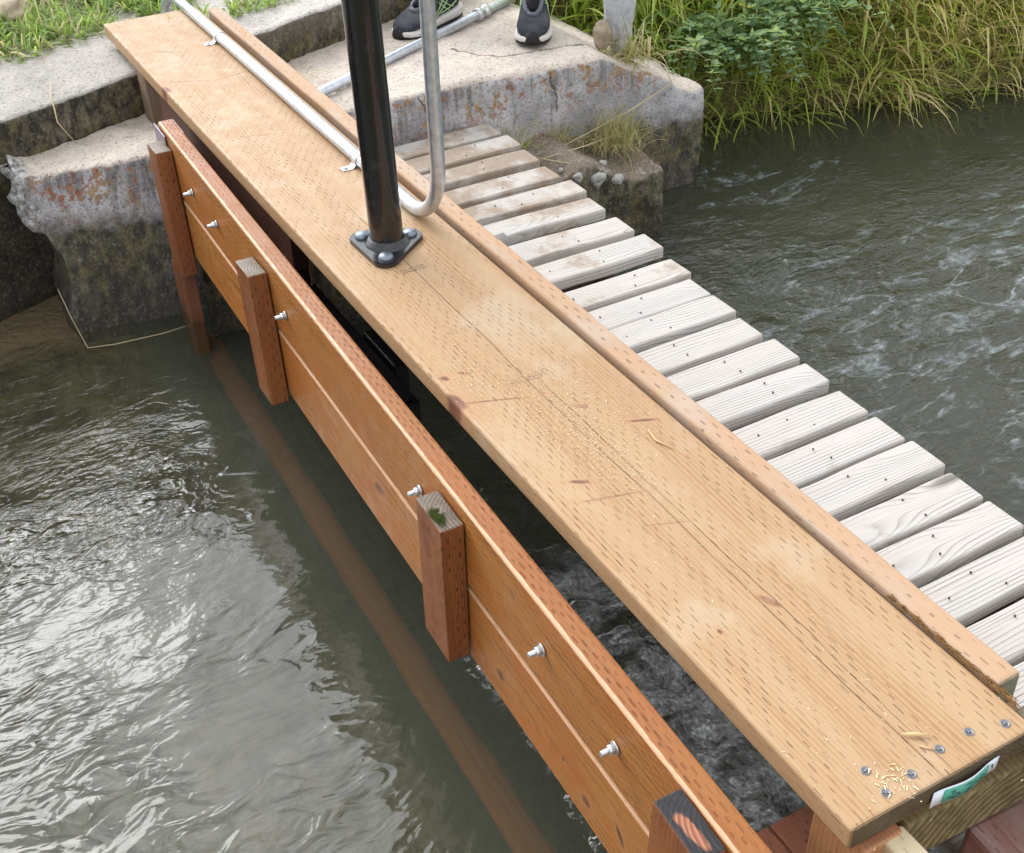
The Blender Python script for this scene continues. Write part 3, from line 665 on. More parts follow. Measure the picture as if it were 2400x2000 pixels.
    n.out(n.bsdf(col, .85, n.bump(bh, 1.0, .8), .2))
    return M
CRK = [((-2.94, .995), (-2.87, 1.04), 'xy'), ((-2.87, 1.04), (-2.80, 1.10), 'xy'), ((-2.80, 1.10), (-2.80, 1.24), 'xy'), ((-2.80, 1.24), (-2.72, 1.48), 'xy'), ((-.15, .72), (-.20, .75), 'zy'), ((-.20, .75), (-.30, .80), 'zy'), ((-.2, 1.18), (-.33, 1.2), 'zy')]
M_conc = concrete('old_concrete_with_lichen', (.64, .55, .475), (.60, .57, .58), -.415, 1.0, rough_end=-.375, cracks=CRK)
M_wall = concrete('dark_stained_concrete', (.54, .49, .455), (.20, .165, .125), -.1, 0, dark=True)
M_ledge = concrete('mossy_concrete', (.28, .22, .17), (.20, .16, .10), -.40, 0)

def sheet(name, P3, m_, amp, freq, label, cat, amp2=.003, ampfn=None):
    """displaced grid of points P3 (nu,nv,3)"""
    nu, nv, _ = P3.shape; V = P3.reshape(-1, 3).copy()
    du = np.gradient(P3, axis=0).reshape(-1, 3); dv = np.gradient(P3, axis=1).reshape(-1, 3)
    nr = np.cross(du, dv); nr /= np.linalg.norm(nr, axis=1)[:, None] + 1e-9
    a = amp if ampfn is None else amp * ampfn(V)
    rg = .5 - np.abs(fbm(V * freq * 1.7 + 9, 3)) * 4
    V += nr * (fbm(V * freq, 5, .55) * 2 * a)[:, None] + nr * (fbm(V * freq * 6 + 40, 3) * 2 * amp2)[:, None] + nr * (rg * np.clip(a - amp * .9, 0, 1) * .55)[:, None]
    o = np_obj(name, V, grid_faces(nu, nv), m_)
    return tag(o, label, cat)

def section(ztop, rnd, xf, back, zb=-1.15, nf=84, ntp=44):
    """cross-section (dx,z): up the face, over a rounded edge, back along the top"""
    zz = np.linspace(zb, ztop - rnd, nf); s = [(0, z) for z in zz]
    s += [(-rnd + rnd * math.cos(a), ztop - rnd + rnd * math.sin(a)) for a in np.linspace(.2, math.pi / 2, 7)]
    s += [(-rnd - (back - rnd) * (t ** 1.3), ztop) for t in np.linspace(.03, 1, ntp)]
    return np.array(s)

ys = np.concatenate([np.linspace(-.408, .0, 78), np.linspace(.02, .5, 24), np.linspace(.51, 1.75, 130)])
rows = []
def abut_row(y, push=0.):
    zt = -.18 - .0 * y
    zt -= float(sst(np.array(y), 1.36, 1.48)) * .05 + float(sst(np.array(y), 1.44, 1.76)) * .125
    zt += .004 * math.sin(y * 9)
    s = section(zt, .018 + .018 * float(sst(np.array(y), .4, 1.3)), 0, 1.1)
    xf = np.interp(y, [-.43, 0, .6, 1.35, 1.75], [-2.70, -2.645, -2.66, -2.625, -2.60])
    if y < .3: s[:, 0] += np.clip(-s[:, 1] - .2, 0, .6) * .09
    P_ = np.stack([xf + s[:, 0], np.full(len(s), y), s[:, 1]], 1)
    if push: P_[:, 0] = np.minimum(P_[:, 0], xf - push)
    # broken, undercut left end
    w = np.clip((-.17 - y) / .255, 0, 1)
    P_[:, 1] += w * (.07 * sst(-P_[:, 2], .27, .43) - .02 * sst(-P_[:, 2], .5, .62))
    return P_
for q in np.concatenate([np.linspace(1.0, .3, 8), np.linspace(.28, .006, 34)]): rows.append(abut_row(-.408, q))
for y in ys: rows.append(abut_row(y))
for q in np.linspace(.02, 1.0, 16): rows.append(abut_row(1.75, q))
A = np.array(rows)[:, ::-1]
def af(V):
    le = sst(-V[:, 1], .33, .40) * sst(V[:, 0], -2.9, -2.8); return .55 + le * 2.6 + .8 * sst(V[:, 1], 1.5, 1.75)
sheet('concrete_abutment', A, M_conc, .016, 9, 'low grey concrete abutment with orange lichen and a broken left end', 'concrete wall', .0035, af)

# upper wall behind
def wall_row(y, push=0.):
    x = -2.956 - .36 * y
    s = section(-.065, .015, 0, .6, -1.2, 30, 24)
    dxx = -np.clip(-s[:, 1] - .2, 0, .5) * .27 * (1 if y < -.2 else 0.0)
    return np.stack([x + s[:, 0] + dxx, np.full(len(s), y), s[:, 1]], 1)
A = np.array([wall_row(y) for y in np.concatenate([np.linspace(-2.6, -.7, 40), np.linspace(-.68, 1.3, 130)])])[:, ::-1]
sheet('upper_wall', A, M_wall, .014, 7, 'dark stained concrete wall behind the abutment with grass growing on top', 'concrete wall', .004)
bm_obj_ = bm_obj('steel_angle', box_bm(-.01, .006, -.03, .03, -.14, .14, .002), M_rust, None, (-3.252, .835, -.05), (0, 0, math.radians(20)))
tag(bm_obj_, 'rusty brown steel angle fixed upright on the dark wall', 'steel angle')

# lower mossy ledge beside the footbridge
rows = []
def ledge_row(y, push=0.):
    zt = -.405 - .075 * float(sst(np.array(y), 1.1, 1.42)) + .02 * math.sin(y * 23)
    s = section(zt, .03, 0, .5, -1.2, 40, 24); xf = -2.36 + .02 * math.sin(y * 9)
    P_ = np.stack([xf + s[:, 0], np.full(len(s), y), s[:, 1]], 1)
    if push: P_[:, 0] = np.minimum(P_[:, 0], xf - push)
    return P_
for q in np.linspace(.45, .02, 10): rows.append(ledge_row(.30, q))
for y in np.linspace(.30, 1.425, 90): rows.append(ledge_row(y))
for q in np.linspace(.02, .45, 14): rows.append(ledge_row(1.425, q))
sheet('mossy_ledge', np.array(rows)[:, ::-1], M_ledge, .016, 10, 'lower mossy concrete ledge with embedded pebbles at the footbridge end', 'concrete ledge', .006)
pr = np.array([[(-2.44 + .0 * u, y, z) for z in np.linspace(-1.2, -.42, 40)] + [(-2.44 - t, y, -.415) for t in np.linspace(.01, .25, 8)] for y in np.linspace(-.035, .3, 40) for u in (0,)])
sheet('pier_stub', pr[:, ::-1], M_ledge, .02, 12, 'rough pale streaked concrete stub behind the wet guide post', 'concrete pier', .006)

def rock(name, loc_, size, col, label, seed, flat=.3, cat='rock', m_=None):
    bm = bmesh.new(); bmesh.ops.create_icosphere(bm, subdivisions=4, radius=1)
    V = np.array([v.co[:] for v in bm.verts]); dn = fbm(V * 1.3 + seed * 5.1, 4) * 1.1 + fbm(V * 4 + seed, 3) * .22
    q = np.round(V * 2.0 + seed) * .0
    for v, d in zip(bm.verts, dn): v.co = v.co * (1 + d)
    for v in bm.verts: v.co = Vector((v.co.x * size[0], v.co.y * size[1], v.co.z * size[2]))
    o = bm_obj(name, bm, m_ or simple(name + '_stone', col, .85, .2, 0, 45, .004, .55), None, loc_, smooth=True)
    return tag(o, label, cat)
rock('concrete_chunk', (-2.755, 1.512, -.10), (.04, .052, .17), (.50, .51, .54), 'pale grey upright concrete chunk at the edge of the tall grass', 3)
rock('small_rock', (-2.735, 1.437, -.160), (.03, .028, .045), (.36, .29, .21), 'small tan pointed rock beside the pale concrete chunk', 8)
rock('tan_stone', (-3.67, -.25, -.03), (.11, .10, .05), (.50, .40, .30), 'smooth tan stone in the short grass at top left', 5)
for i, (px_, py_, pz_, s_) in enumerate([(-2.368, 1.115, -.428, .017), (-2.372, 1.19, -.452, .027), (-2.368, 1.262, -.468, .018), (-2.40, 1.075, -.405, .008), (-2.42, 1.24, -.43, .011)]):
    rock('pebble', (px_, py_, pz_), (s_ * .8, s_, s_ * .9), (.44, .42, .38), ['rounded white pebble set in the mossy ledge left of the largest one', 'largest white pebble set in the mossy ledge face', 'grey flaky stone right of the largest pebble in the ledge', 'tiny pebble on the ledge top nearest the slats', 'small pale pebble on the ledge top behind the largest one'][i], 11 + i, cat='pebble')['group'] = 'pebbles in the mossy ledge'
rock('yellow_stone', (-2.43, .985, -.375), (.02, .015, .013), (.52, .36, .15), 'small yellow stone between the mossy ledge and slats', 31, cat='pebble')

# ------------------------------------------------------------------ ground, bed, water
def soil(name, a, b):
    M, n = mat(name); p = n.pos(); f = n.noise(p, 14, 5, .65)
    n.out(n.bsdf(n.mix(n.mr(f, .35, .65), a, b), .95, n.bump(n.m('MULTIPLY', n.noise(p, 50, 4), .01)), .1)); return M
M_soil = soil('dark_bank_soil', (.08, .062, .03), (.20, .17, .08))
M_silt = soil('silt_bed', (.11, .085, .05), (.20, .155, .095))
M_grassground = soil('grassy_ground', (.05, .06, .018), (.12, .10, .05))

def bank_x(y): return np.interp(y, [1.0, 1.75, 2.0, 2.5, 2.85, 3.3, 5, 40], [-3.38, -3.19, -3.08, -2.94, -2.78, -2.70, -2.6, -2.6])
yy = np.concatenate([np.linspace(1.2, 4.2, 130), np.linspace(4.4, 40, 20)])
tt = np.concatenate([np.linspace(0, .5, 34), np.linspace(.55, 3, 24), np.linspace(4, 400, 8)])
P3 = np.zeros((len(yy), len(tt), 3))
for i, y in enumerate(yy):
    bx = bank_x(y); z = -.80 + .62 * sst(tt, 0.0, .22) + .12 * sst(tt, .2, 1.2) - .1 * sst(tt, 3, 30)
    P3[i, :, 0] = bx + .10 - tt - .07 * np.sin(np.clip((z + .8) / .6, 0, 1) * math.pi) * 1.0; P3[i, :, 1] = y; P3[i, :, 2] = z
V = P3.reshape(-1, 3); V[:, 0] += fbm(V * 7, 4) * .07 * (np.abs(V[:, 0]) < 6); V[:, 2] += fbm(V * 5 + 9, 4) * .06
tag(np_obj('far_bank', V, grid_faces(len(yy), len(tt)), M_soil), kind='structure')
xx = np.concatenate([np.linspace(-3.15, -5, 50), np.linspace(-5.5, -400, 12)]); yl = np.concatenate([np.linspace(-40, -3, 10), np.linspace(-2.6, 1.7, 80), [2.5, 40]])
V = np.array([(x - .36 * np.clip(y, -2.6, 1.2) if x > -5.2 else x, y, -.072) for x in xx for y in yl]); V[:, 2] += fbm(V * 6, 4) * .05 * (np.abs(V[:, 0]) < 8)
tag(np_obj('far_ground', V, grid_faces(len(xx), len(yl)), M_grassground), kind='structure')
V = np.array([(x, y, z) for (x, z) in ((.25, -1.4), (.3, -.5), (.6, -.35), (3, -.3), (400, -.3)) for y in (-400, -2, 0, 2, 400)])
tag(np_obj('near_bank', V, grid_faces(5, 5), M_grassground), kind='structure')
# stream bed with a shallow silty shelf and rocks by the far wall
xb = np.concatenate([np.linspace(-3.9, -1.2, 140), np.linspace(-1.1, .6, 20)]); yb = np.concatenate([np.linspace(-400, -4, 6), np.linspace(-3, .1, 170), np.linspace(.3, 6, 20), np.linspace(8, 400, 6)])
X, Y = np.meshgrid(xb, yb, indexing='ij'); q = np.stack([X.ravel(), Y.ravel(), X.ravel() * 0], 1)
Z = -1.15 + fbm(q * 3, 4) * .1
edge_ = -2.50 + .10 * fbm(q * 4 + 3, 3) * 2 - np.clip(Y.ravel() + .42, -3, 0) * -.05
sh = 1 - sst(q[:, 0], edge_ - .10, edge_ + .04)
shelf = -.672 - .02 * sst(q[:, 0], -2.8, -2.55) + np.abs(fbm(q * 11, 4)) * .05 * sst(q[:, 0], -2.85, -2.7)
mid = 1 - sst(q[:, 0], -2.35 + .1 * fbm(q * 3, 2), -1.9); mid2 = -.735 + fbm(q * 7 + 8, 4) * .06
Z = np.where(Y.ravel() < .1, np.maximum(Z, -1.15 + (mid2 + 1.15) * mid), Z)
up_ = (Y.ravel() < .0); Z = np.where(up_, Z * (1 - sh) + shelf * sh, Z)
V = np.stack([X.ravel(), Y.ravel(), Z], 1)
M_bed, n = mat('silty_stream_bed'); p = n.pos(); f = n.noise(p, 13, 5, .6); zz_ = n.sep(p)[2]
c = n.mix(n.mr(f, .4, .62), (.115, .105, .066), (.055, .050, .030)); c = n.mix(n.mr(n.noise(p, 40, 4), .5, .65, 0, .5), c, (.10, .085, .02))
c = n.mix(n.mr(n.sep(p)[0], -2.62, -2.72, 0, 1), c, (.26, .20, .125))
n.out(n.bsdf(c, .9, n.bump(n.m('MULTIPLY', n.noise(p, 40, 5), .02)), .1))
tag(np_obj('stream_bed', V, grid_faces(len(xb), len(yb)), M_bed), kind='structure')

# water: one sheet, dropping a little under the gate; ripple and streak strengths (bubbles plus painted sky glints) stored per point
ya = np.concatenate([-np.geomspace(300, 3.2, 10), np.linspace(-3.0, -1.1, 50), np.linspace(-1.08, 1.9, 260), np.linspace(1.94, 4.5, 90), np.geomspace(4.8, 300, 10)])
xa = np.concatenate([np.linspace(-3.95, -3.0, 40), np.linspace(-2.98, .2, 270), [.5, .9]])
X, Y = np.meshgrid(xa, ya, indexing='ij'); x = X.ravel(); y = Y.ravel(); q = np.stack([x, y, x * 0], 1)
Z = -.65 - .045 * sst(y, .0, .35)
turb = sst(x, -1.45, -.85) * (1 - sst(x, -.1, .2)) * sst(y, -.02, .12) * (1 - sst(y, .35, .7))
down = sst(y, .3, .6)
near_b = 1 - sst(x - bank_x(y), .25, .7)     # slack water by the bank
flow = down * (1 - near_b * sst(y, 1.2, 1.6))
up = 1 - sst(y, -.35, -.1)
calm = sst(-x, 2.62, 2.75) * (1 - sst(y, -.2, 0.))
Z += turb * fbm(q * np.array([14, 20, 1]), 4) * .075 + flow * fbm(q * np.array([7, 4, 1]) + 5, 4) * .018 + up * (1 - calm) * fbm(q * 4 + 2, 3) * .006
rip = np.clip(up * (1 - calm) * (.085 + .36 * sst(-x, 1.5, 1.95) * (1 - sst(y, -.42, -.22))) + flow * .55 + turb * 1.0 + .18, 0, 1) * (1 - .85 * calm) * (1 - .5 * near_b * down)
wob_ = fbm(q * 2.2 + 31, 3) * 1.6
rip = np.clip(rip * (1 + wob_), .02, 1)
foam = np.clip(turb * 1.7 + flow * (.34 + .75 * np.clip(fbm(q * np.array([1.9, .9, 1]) + 12, 3) * 2.2, -.5, 1)), 0, 1)
wo = np_obj('water', np.stack([x, y, Z], 1), grid_faces(len(xa), len(ya)), None)
for nm, arr in (('rip', rip), ('foam', foam), ('up', up)):
    at = wo.data.attributes.new(nm, 'FLOAT', 'POINT'); at.data.foreach_set('value', arr.astype(np.float32))
tag(wo, kind='structure')
M_water, n = mat('murky_water')
p = n.pos(); px_, py_, pz_ = n.sep(p); rip_ = n.attr('rip'); fo = n.attr('foam'); upa = n.attr('up')
warp = n.vm('ADD', p, n.vm('MULTIPLY', n.vm('SUBTRACT', n.noise(p, 2.6, 2, .5, 0, 'Color'), (.5, .5, .5)), (.16, .16, 0)))
h1 = n.noise(n.vm('MULTIPLY', warp, (1.0, .55, 1)), 11, 2, .5); h2 = n.noise(n.vm('MULTIPLY', warp, (1, .5, 1)), 25, 2, .45, .8); h3 = n.noise(n.vm('MULTIPLY', warp, (1, .6, 1)), 105, 2, .5, .4)
reg = n.mr(n.noise(p, 3.1, 2, .5), .42, .60, .25, 1, True)
H = n.m('ADD', n.m('MULTIPLY', h1, .010), n.m('ADD', n.m('MULTIPLY', n.m('MULTIPLY', h2, reg), .0150), n.m('MULTIPLY', n.m('MULTIPLY', h3, n.mr(rip_, .12, .45)), .0016)))
h4 = n.noise(n.vm('MULTIPLY', warp, (1, .5, 1)), 62, 2, .5, .5); H = n.m('ADD', H, n.m('MULTIPLY', n.m('MULTIPLY', h4, n.mr(rip_, .12, .4)), .0042))
H = n.m('MULTIPLY', H, n.m('MULTIPLY', rip_, 1.7))
nb = n.bump(H, 1.0, 1.0)
fr_ = n.new('ShaderNodeFresnel'); fr_.inputs[0].default_value = 1.46; n.put(fr_.inputs[1], nb)
gl_ = n.new('ShaderNodeBsdfGlossy'); gl_.inputs['Roughness'].default_value = .0; n.put(gl_.inputs['Normal'], nb)
murk = n.new('ShaderNodeBsdfDiffuse'); n.put(murk.inputs[0], n.mix(upa, (.055, .058, .042), (.11, .115, .085))); n.put(murk.inputs['Normal'], nb)
tr = n.new('ShaderNodeBsdfTransparent'); tr.inputs[0].default_value = (.95, .93, .87, 1)
mx = n.new('ShaderNodeMixShader'); n.put(mx.inputs[0], n.mr(upa, 0, 1, .25, .86)); n.l.new(murk.outputs[0], mx.inputs[1]); n.l.new(tr.outputs[0], mx.inputs[2])
bf = n.new('ShaderNodeNewGeometry').outputs['Backfacing']
ms = n.new('ShaderNodeMixShader'); n.put(ms.inputs[0], n.m('MULTIPLY', fr_.outputs[0], n.m('SUBTRACT', 1, bf))); n.l.new(mx.outputs[0], ms.inputs[1]); n.l.new(gl_.outputs[0], ms.inputs[2])
fn = n.noise(n.vm('MULTIPLY', warp, (1, .42, 1)), 8.5, 3, .6, .5); fb_ = n.voro(warp, 95); ff = n.noise(n.vm('MULTIPLY', warp, (1, .6, 1)), 36, 4, .65)
fl = n.noise(n.vm('MULTIPLY', warp, (1, .30, 1)), 11, 3, .55, .35); fl = n.mr(n.m('ABSOLUTE', n.m('SUBTRACT', fl, .5)), .004, .045, .36, 0)  # bluish streaks: sky reflections off ripples painted in along with the bubbles
fm = n.m('SUBTRACT', n.m('ADD', n.m('MULTIPLY', fo, .50), n.m('ADD', fl, n.m('MULTIPLY', n.m('SUBTRACT', fn, .5), 1.6))), .36)
fo2 = n.mr(fo, .85, 1.0); ff = n.m('ADD', n.m('MULTIPLY', ff, n.m('SUBTRACT', 1, n.m('MULTIPLY', fo2, .6))), n.m('MULTIPLY', n.noise(warp, 120, 4, .75, .6), n.m('MULTIPLY', fo2, .6)))
fm = n.m('MULTIPLY', n.m('MULTIPLY', n.mr(fm, 0, .32), n.mr(fo, .05, .3)), n.m('MULTIPLY', n.mr(ff, .36, .62), n.mr(fb_, .2, .6, 1, .55)))
foam_glint_b = n.new('ShaderNodeBsdfDiffuse'); n.put(foam_glint_b.inputs[0], n.mix(n.mr(fo, .8, 1), (.50, .56, .60), (.92, .94, .96))); n.put(foam_glint_b.inputs['Normal'], nb)  # near-white for the churned water, blue-grey for bubbles and painted reflections downstream
mf = n.new('ShaderNodeMixShader'); n.put(mf.inputs[0], n.m('MULTIPLY', fm, n.mr(fo, .8, 1, .40, 1.0))); n.l.new(ms.outputs[0], mf.inputs[1]); n.l.new(foam_glint_b.outputs[0], mf.inputs[2])
on = n.out(mf.outputs[0])
wo.data.materials.append(M_water)

# ------------------------------------------------------------------ grass and plants
def leafmat(name, a, b, dry):
    M, n = mat(name); t = n.attr('tone'); d = n.attr('dry')
    c = n.mix(d, n.mix(t, a, b), n.mix(t, dry, tuple(q * 1.35 for q in dry)))
    df = n.bsdf(c, .5, None, .3); tl = n.new('ShaderNodeBsdfTranslucent'); n.put(tl.inputs[0], n.mix(.4, c, n.mix(d, (.50, .62, .06), (.6, .5, .25))))
    mx = n.new('ShaderNodeMixShader'); mx.inputs[0].default_value = .55; n.l.new(df, mx.inputs[1]); n.l.new(tl.outputs[0], mx.inputs[2]); n.out(mx.outputs[0]); return M
M_grass = leafmat('bank_grass', (.26, .47, .05), (.58, .70, .12), (.70, .57, .30))
M_lawn = leafmat('short_grass', (.09, .21, .045), (.26, .42, .10), (.50, .42, .27))
M_tuft = leafmat('tuft_grass', (.14, .20, .05), (.32, .33, .09), (.54, .44, .26))

def blades(name, base, direc, length, width, droop, tone, dry, m_, seg=5):
    """ribbons: base (k,3), horizontal lean (k,3 incl. up), length, width, droop"""
    k_ = len(base); V = np.zeros((k_, seg + 1, 2, 3)); side = np.cross(direc, np.tile([0, 0, 1.], (k_, 1))); side /= np.linalg.norm(side, axis=1)[:, None] + 1e-6
    tw = RNG.normal(0, .5, k_); side = side * np.cos(tw)[:, None] + np.array([0, 0, 1]) * np.sin(tw)[:, None] * .6
    p_ = base.copy(); d = direc / np.linalg.norm(direc, axis=1)[:, None]; kink = RNG.random(k_) < .25; kp = RNG.integers(2, seg, k_)
    for s in range(seg + 1):
        u = s / seg; w = width * (1 - u ** 2.2) * (.5 + .5 * min(u * 3, 1)) + .0002
        V[:, s, 0] = p_ - side * w[:, None] / 2; V[:, s, 1] = p_ + side * w[:, None] / 2
        p_ = p_ + d * (length / seg)[:, None]
        d = d + np.array([0, 0, -1.]) * (droop * (.3 + u))[:, None] / seg * 1.6
        d[:, 2] -= np.where(kink & (kp == s), .9, 0)
        d = d / np.linalg.norm(d, axis=1)[:, None]
    idx = np.arange(k_)[:, None] * (2 * (seg + 1)) + np.arange(seg)[None, :] * 2
    i = idx.ravel(); F = np.stack([i, i + 1, i + 3, i + 2], 1)
    o = np_obj(name, V.reshape(-1, 3), F, m_)
    for nm, arr in (('tone', tone), ('dry', dry)):
        at = o.data.attributes.new(nm, 'FLOAT', 'POINT'); at.data.foreach_set('value', np.repeat(arr, 2 * (seg + 1)).astype(np.float32))
    return o

def bank_grass(num, t0, t1, y0, y1, l0, l1, w0, w1, dr, dryfn, out=.5, zl=(.25, 1.15), ys=.8, per=20):
    kc = max(num // per, 1); cy_ = RNG.uniform(y0, y1, kc); ct_ = t0 + (t1 - t0) * RNG.random(kc) ** 1.3
    cl_ = np.stack([RNG.normal(out, .35, kc), RNG.normal(.1, .55, kc)], 1); ctone = RNG.normal(0, .22, kc); csz = RNG.uniform(.75, 1.25, kc)
    c = RNG.integers(0, kc, num); oy = RNG.normal(0, .035, num); ot = RNG.normal(0, .035, num)
    y = cy_[c] + oy; t = np.clip(ct_[c] - ot, .04, 4)
    x = bank_x(y) + .10 - t; z = -.80 + .62 * sst(t, 0, .22) + .12 * sst(t, .2, 1.2) - .02
    base = np.stack([x, y, z], 1)
    d = np.stack([cl_[c, 0] + ot * 9 + RNG.normal(0, .28, num), cl_[c, 1] * ys * 1.3 + oy * 9 + RNG.normal(0, .28, num), RNG.uniform(zl[0], zl[1], num)], 1)
    L = RNG.uniform(l0, l1, num) * csz[c]
    dry = dryfn(y, t, num); tone = np.clip(RNG.random(num) * .7 + .2 + ctone[c], 0, 1)
    return base, d, L, RNG.uniform(w0, w1, num), RNG.uniform(dr[0], dr[1], num), tone, dry
def dryf(y, t, num):
    p_ = .10 + .50 * sst(y, 2.2, 2.8) * (1 - .35 * sst(t, .3, .8)); return np.where(RNG.random(num) < p_, RNG.uniform(.7, 1, num), RNG.uniform(0, .25, num))
parts = [bank_grass(5600, .10, .95, 1.55, 4.2, .16, .38, .007, .015, (.1, 1.0), dryf, .35, (.25, 1.2), .9),
         bank_grass(3600, .12, .8, 1.6, 4.0, .20, .40, .012, .022, (.1, .9), dryf, .45, (.3, 1.1), .8, 14),
         bank_grass(2600, .10, .26, 1.75, 3.6, .16, .34, .006, .014, (1.2, 2.4), dryf, .6),
         bank_grass(2600, .05, .25, 1.7, 3.8, .10, .28, .002, .005, (1.5, 3.0), lambda y, t, k_: np.where(RNG.random(k_) < .75, RNG.uniform(.6, 1, k_), .1), .6),
         bank_grass(2600, .8, 3.2, 1.2, 4.4, .2, .4, .008, .018, (.4, 1.4), dryf, .2),
         bank_grass(1400, .08, .35, 1.6, 4.0, .12, .26, .005, .012, (.2, 1.0), dryf, .6, (.3, 1.0), .8)]
z = [np.concatenate(a) for a in zip(*parts)]
tag(blades('tall_grass', *z, M_grass), 'tall green and straw coloured grass overhanging the stream bank', 'grass', kind='stuff')
# short grass on the wall top at left, and behind the concrete
def lawn(num, xr, yr, l0, l1, zfun, keep=None):
    x = RNG.uniform(*xr, num); y = RNG.uniform(*yr, num); x = x - .36 * y
    cl = fbm(np.stack([x * 9, y * 9, x * 0], 1), 3); ok = cl > -.16
    x, y, cl = x[ok], y[ok], cl[ok]; k_ = len(x)
    d = np.stack([RNG.normal(.1, .6, k_), RNG.normal(0, .6, k_), RNG.uniform(.3, 1, k_)], 1)
    return (np.stack([x, y, zfun + x * 0 + fbm(np.stack([x * 6, y * 6, x * 0], 1), 4) * .05], 1), d, RNG.uniform(l0, l1, k_) * (1 + cl), RNG.uniform(.004, .012, k_), RNG.uniform(.5, 2.2, k_),
            np.clip(RNG.random(k_) + cl, 0, 1), np.where(RNG.random(k_) < .2, RNG.uniform(.6, 1, k_), RNG.uniform(0, .2, k_)))
a = lawn(7500, (-4.3, -3.42), (-.9, .9), .05, .13, -.072); b = lawn(3600, (-3.75, -3.37), (-.9, .35), .04, .10, -.072)
c_ = lawn(500, (-3.25, -3.13), (.2, .9), .04, .10, -.07)
z = [np.concatenate(t) for t in zip(a, b, c_)]
tag(blades('short_grass', *z, M_lawn, 4), 'short bright green grass growing behind the concrete wall top', 'grass', kind='stuff')

def tuft(name, loc_, num, l0, l1, sp, label, dryp, w=(.0012, .003), dr=(.8, 2.6), up_=(.5, 1.2)):
    base = np.stack([RNG.normal(0, sp, num), RNG.normal(0, sp, num), np.zeros(num)], 1) + np.array(loc_)
    d = np.stack([RNG.normal(.15, .55, num), RNG.normal(0, .6, num), RNG.uniform(*up_, num)], 1)
    o = blades(name, base, d, RNG.uniform(l0, l1, num), RNG.uniform(*w, num), RNG.uniform(*dr, num), RNG.random(num), np.where(RNG.random(num) < dryp, RNG.uniform(.7, 1, num), RNG.uniform(0, .3, num)), M_tuft)
    return tag(o, label, 'grass tuft')
tuft('grass_tuft', (-2.545, 1.36, -.44), 520, .06, .19, .045, 'wispy half dry grass tuft growing on the mossy ledge', .6)
tuft('grass_tuft', (-2.60, 1.18, -.43), 200, .05, .14, .022, 'thin dry grass strands against the lichen covered concrete face', .75, dr=(1., 3))
tuft('green_sprout', (-2.50, 1.0, -.36), 36, .05, .10, .006, 'small bright green grass sprout at the corner of the farthest slat', 0, (.002, .004), (.2, .9))
tuft('grass_tuft', (-2.63, 1.0, -.36), 70, .05, .13, .05, 'sparse dry stalks beside the farthest slat end', .8)
tuft('grass_tuft', (-2.70, 1.52, -.24), 130, .08, .22, .035, 'dry grass bunch at the foot of the pale concrete chunk', .5, (.003, .007))

M_straw = simple('dry_straw', (.55, .44, .27), .7, .2, 0, 200, .0003, .3)
def straw(pts, r, label):
    tag(bm_obj('straw', tube_bm(pts, r, 6), M_straw), label, 'straw')
straw([(-2.66, -.385, -.50), (-2.635, -.375, -.575), (-2.565, -.36, -.648), (-2.53, -.29, -.640), (-2.49, -.16, -.625), (-2.47, -.09, -.61)], [.001, .0013, .0014, .0014, .0012, .0007], 'bent straw hanging into the water at the broken concrete end')
straw([(-2.72, 1.52, -.20), (-2.60, 1.585, -.245), (-2.575, 1.60, -.30), (-2.57, 1.42, -.36), (-2.52, 1.12, -.40)], [.0018, .0024, .0024, .0022, .0012], 'long bent straw slanting across the lichen covered concrete')
straw([(-2.53, 1.40, -.40), (-2.50, 1.22, -.40), (-2.46, 1.03, -.385)], [.001, .002, .0014], 'straw lying flat along the mossy ledge')
straw([(-2.48, 1.005, -.37), (-2.44, 1.06, -.385), (-2.40, 1.14, -.405)], .0017, 'short straw stub beside the yellow stone')
straw([(-3.00, -.22, -.055), (-2.90, -.245, -.055), (-2.845, -.25, -.052), (-2.815, -.255, -.10), (-2.81, -.22, -.17)], [.0012, .002, .0022, .0018, .001], 'dry stem hanging over the dark wall at left')
straw([(-3.13, -.47, -.045), (-3.08, -.40, -.02), (-3.02, -.37, -.035), (-2.98, -.385, -.05)], [.003, .004, .0045, .003], 'thick pale bent root on top of the wall at far left')

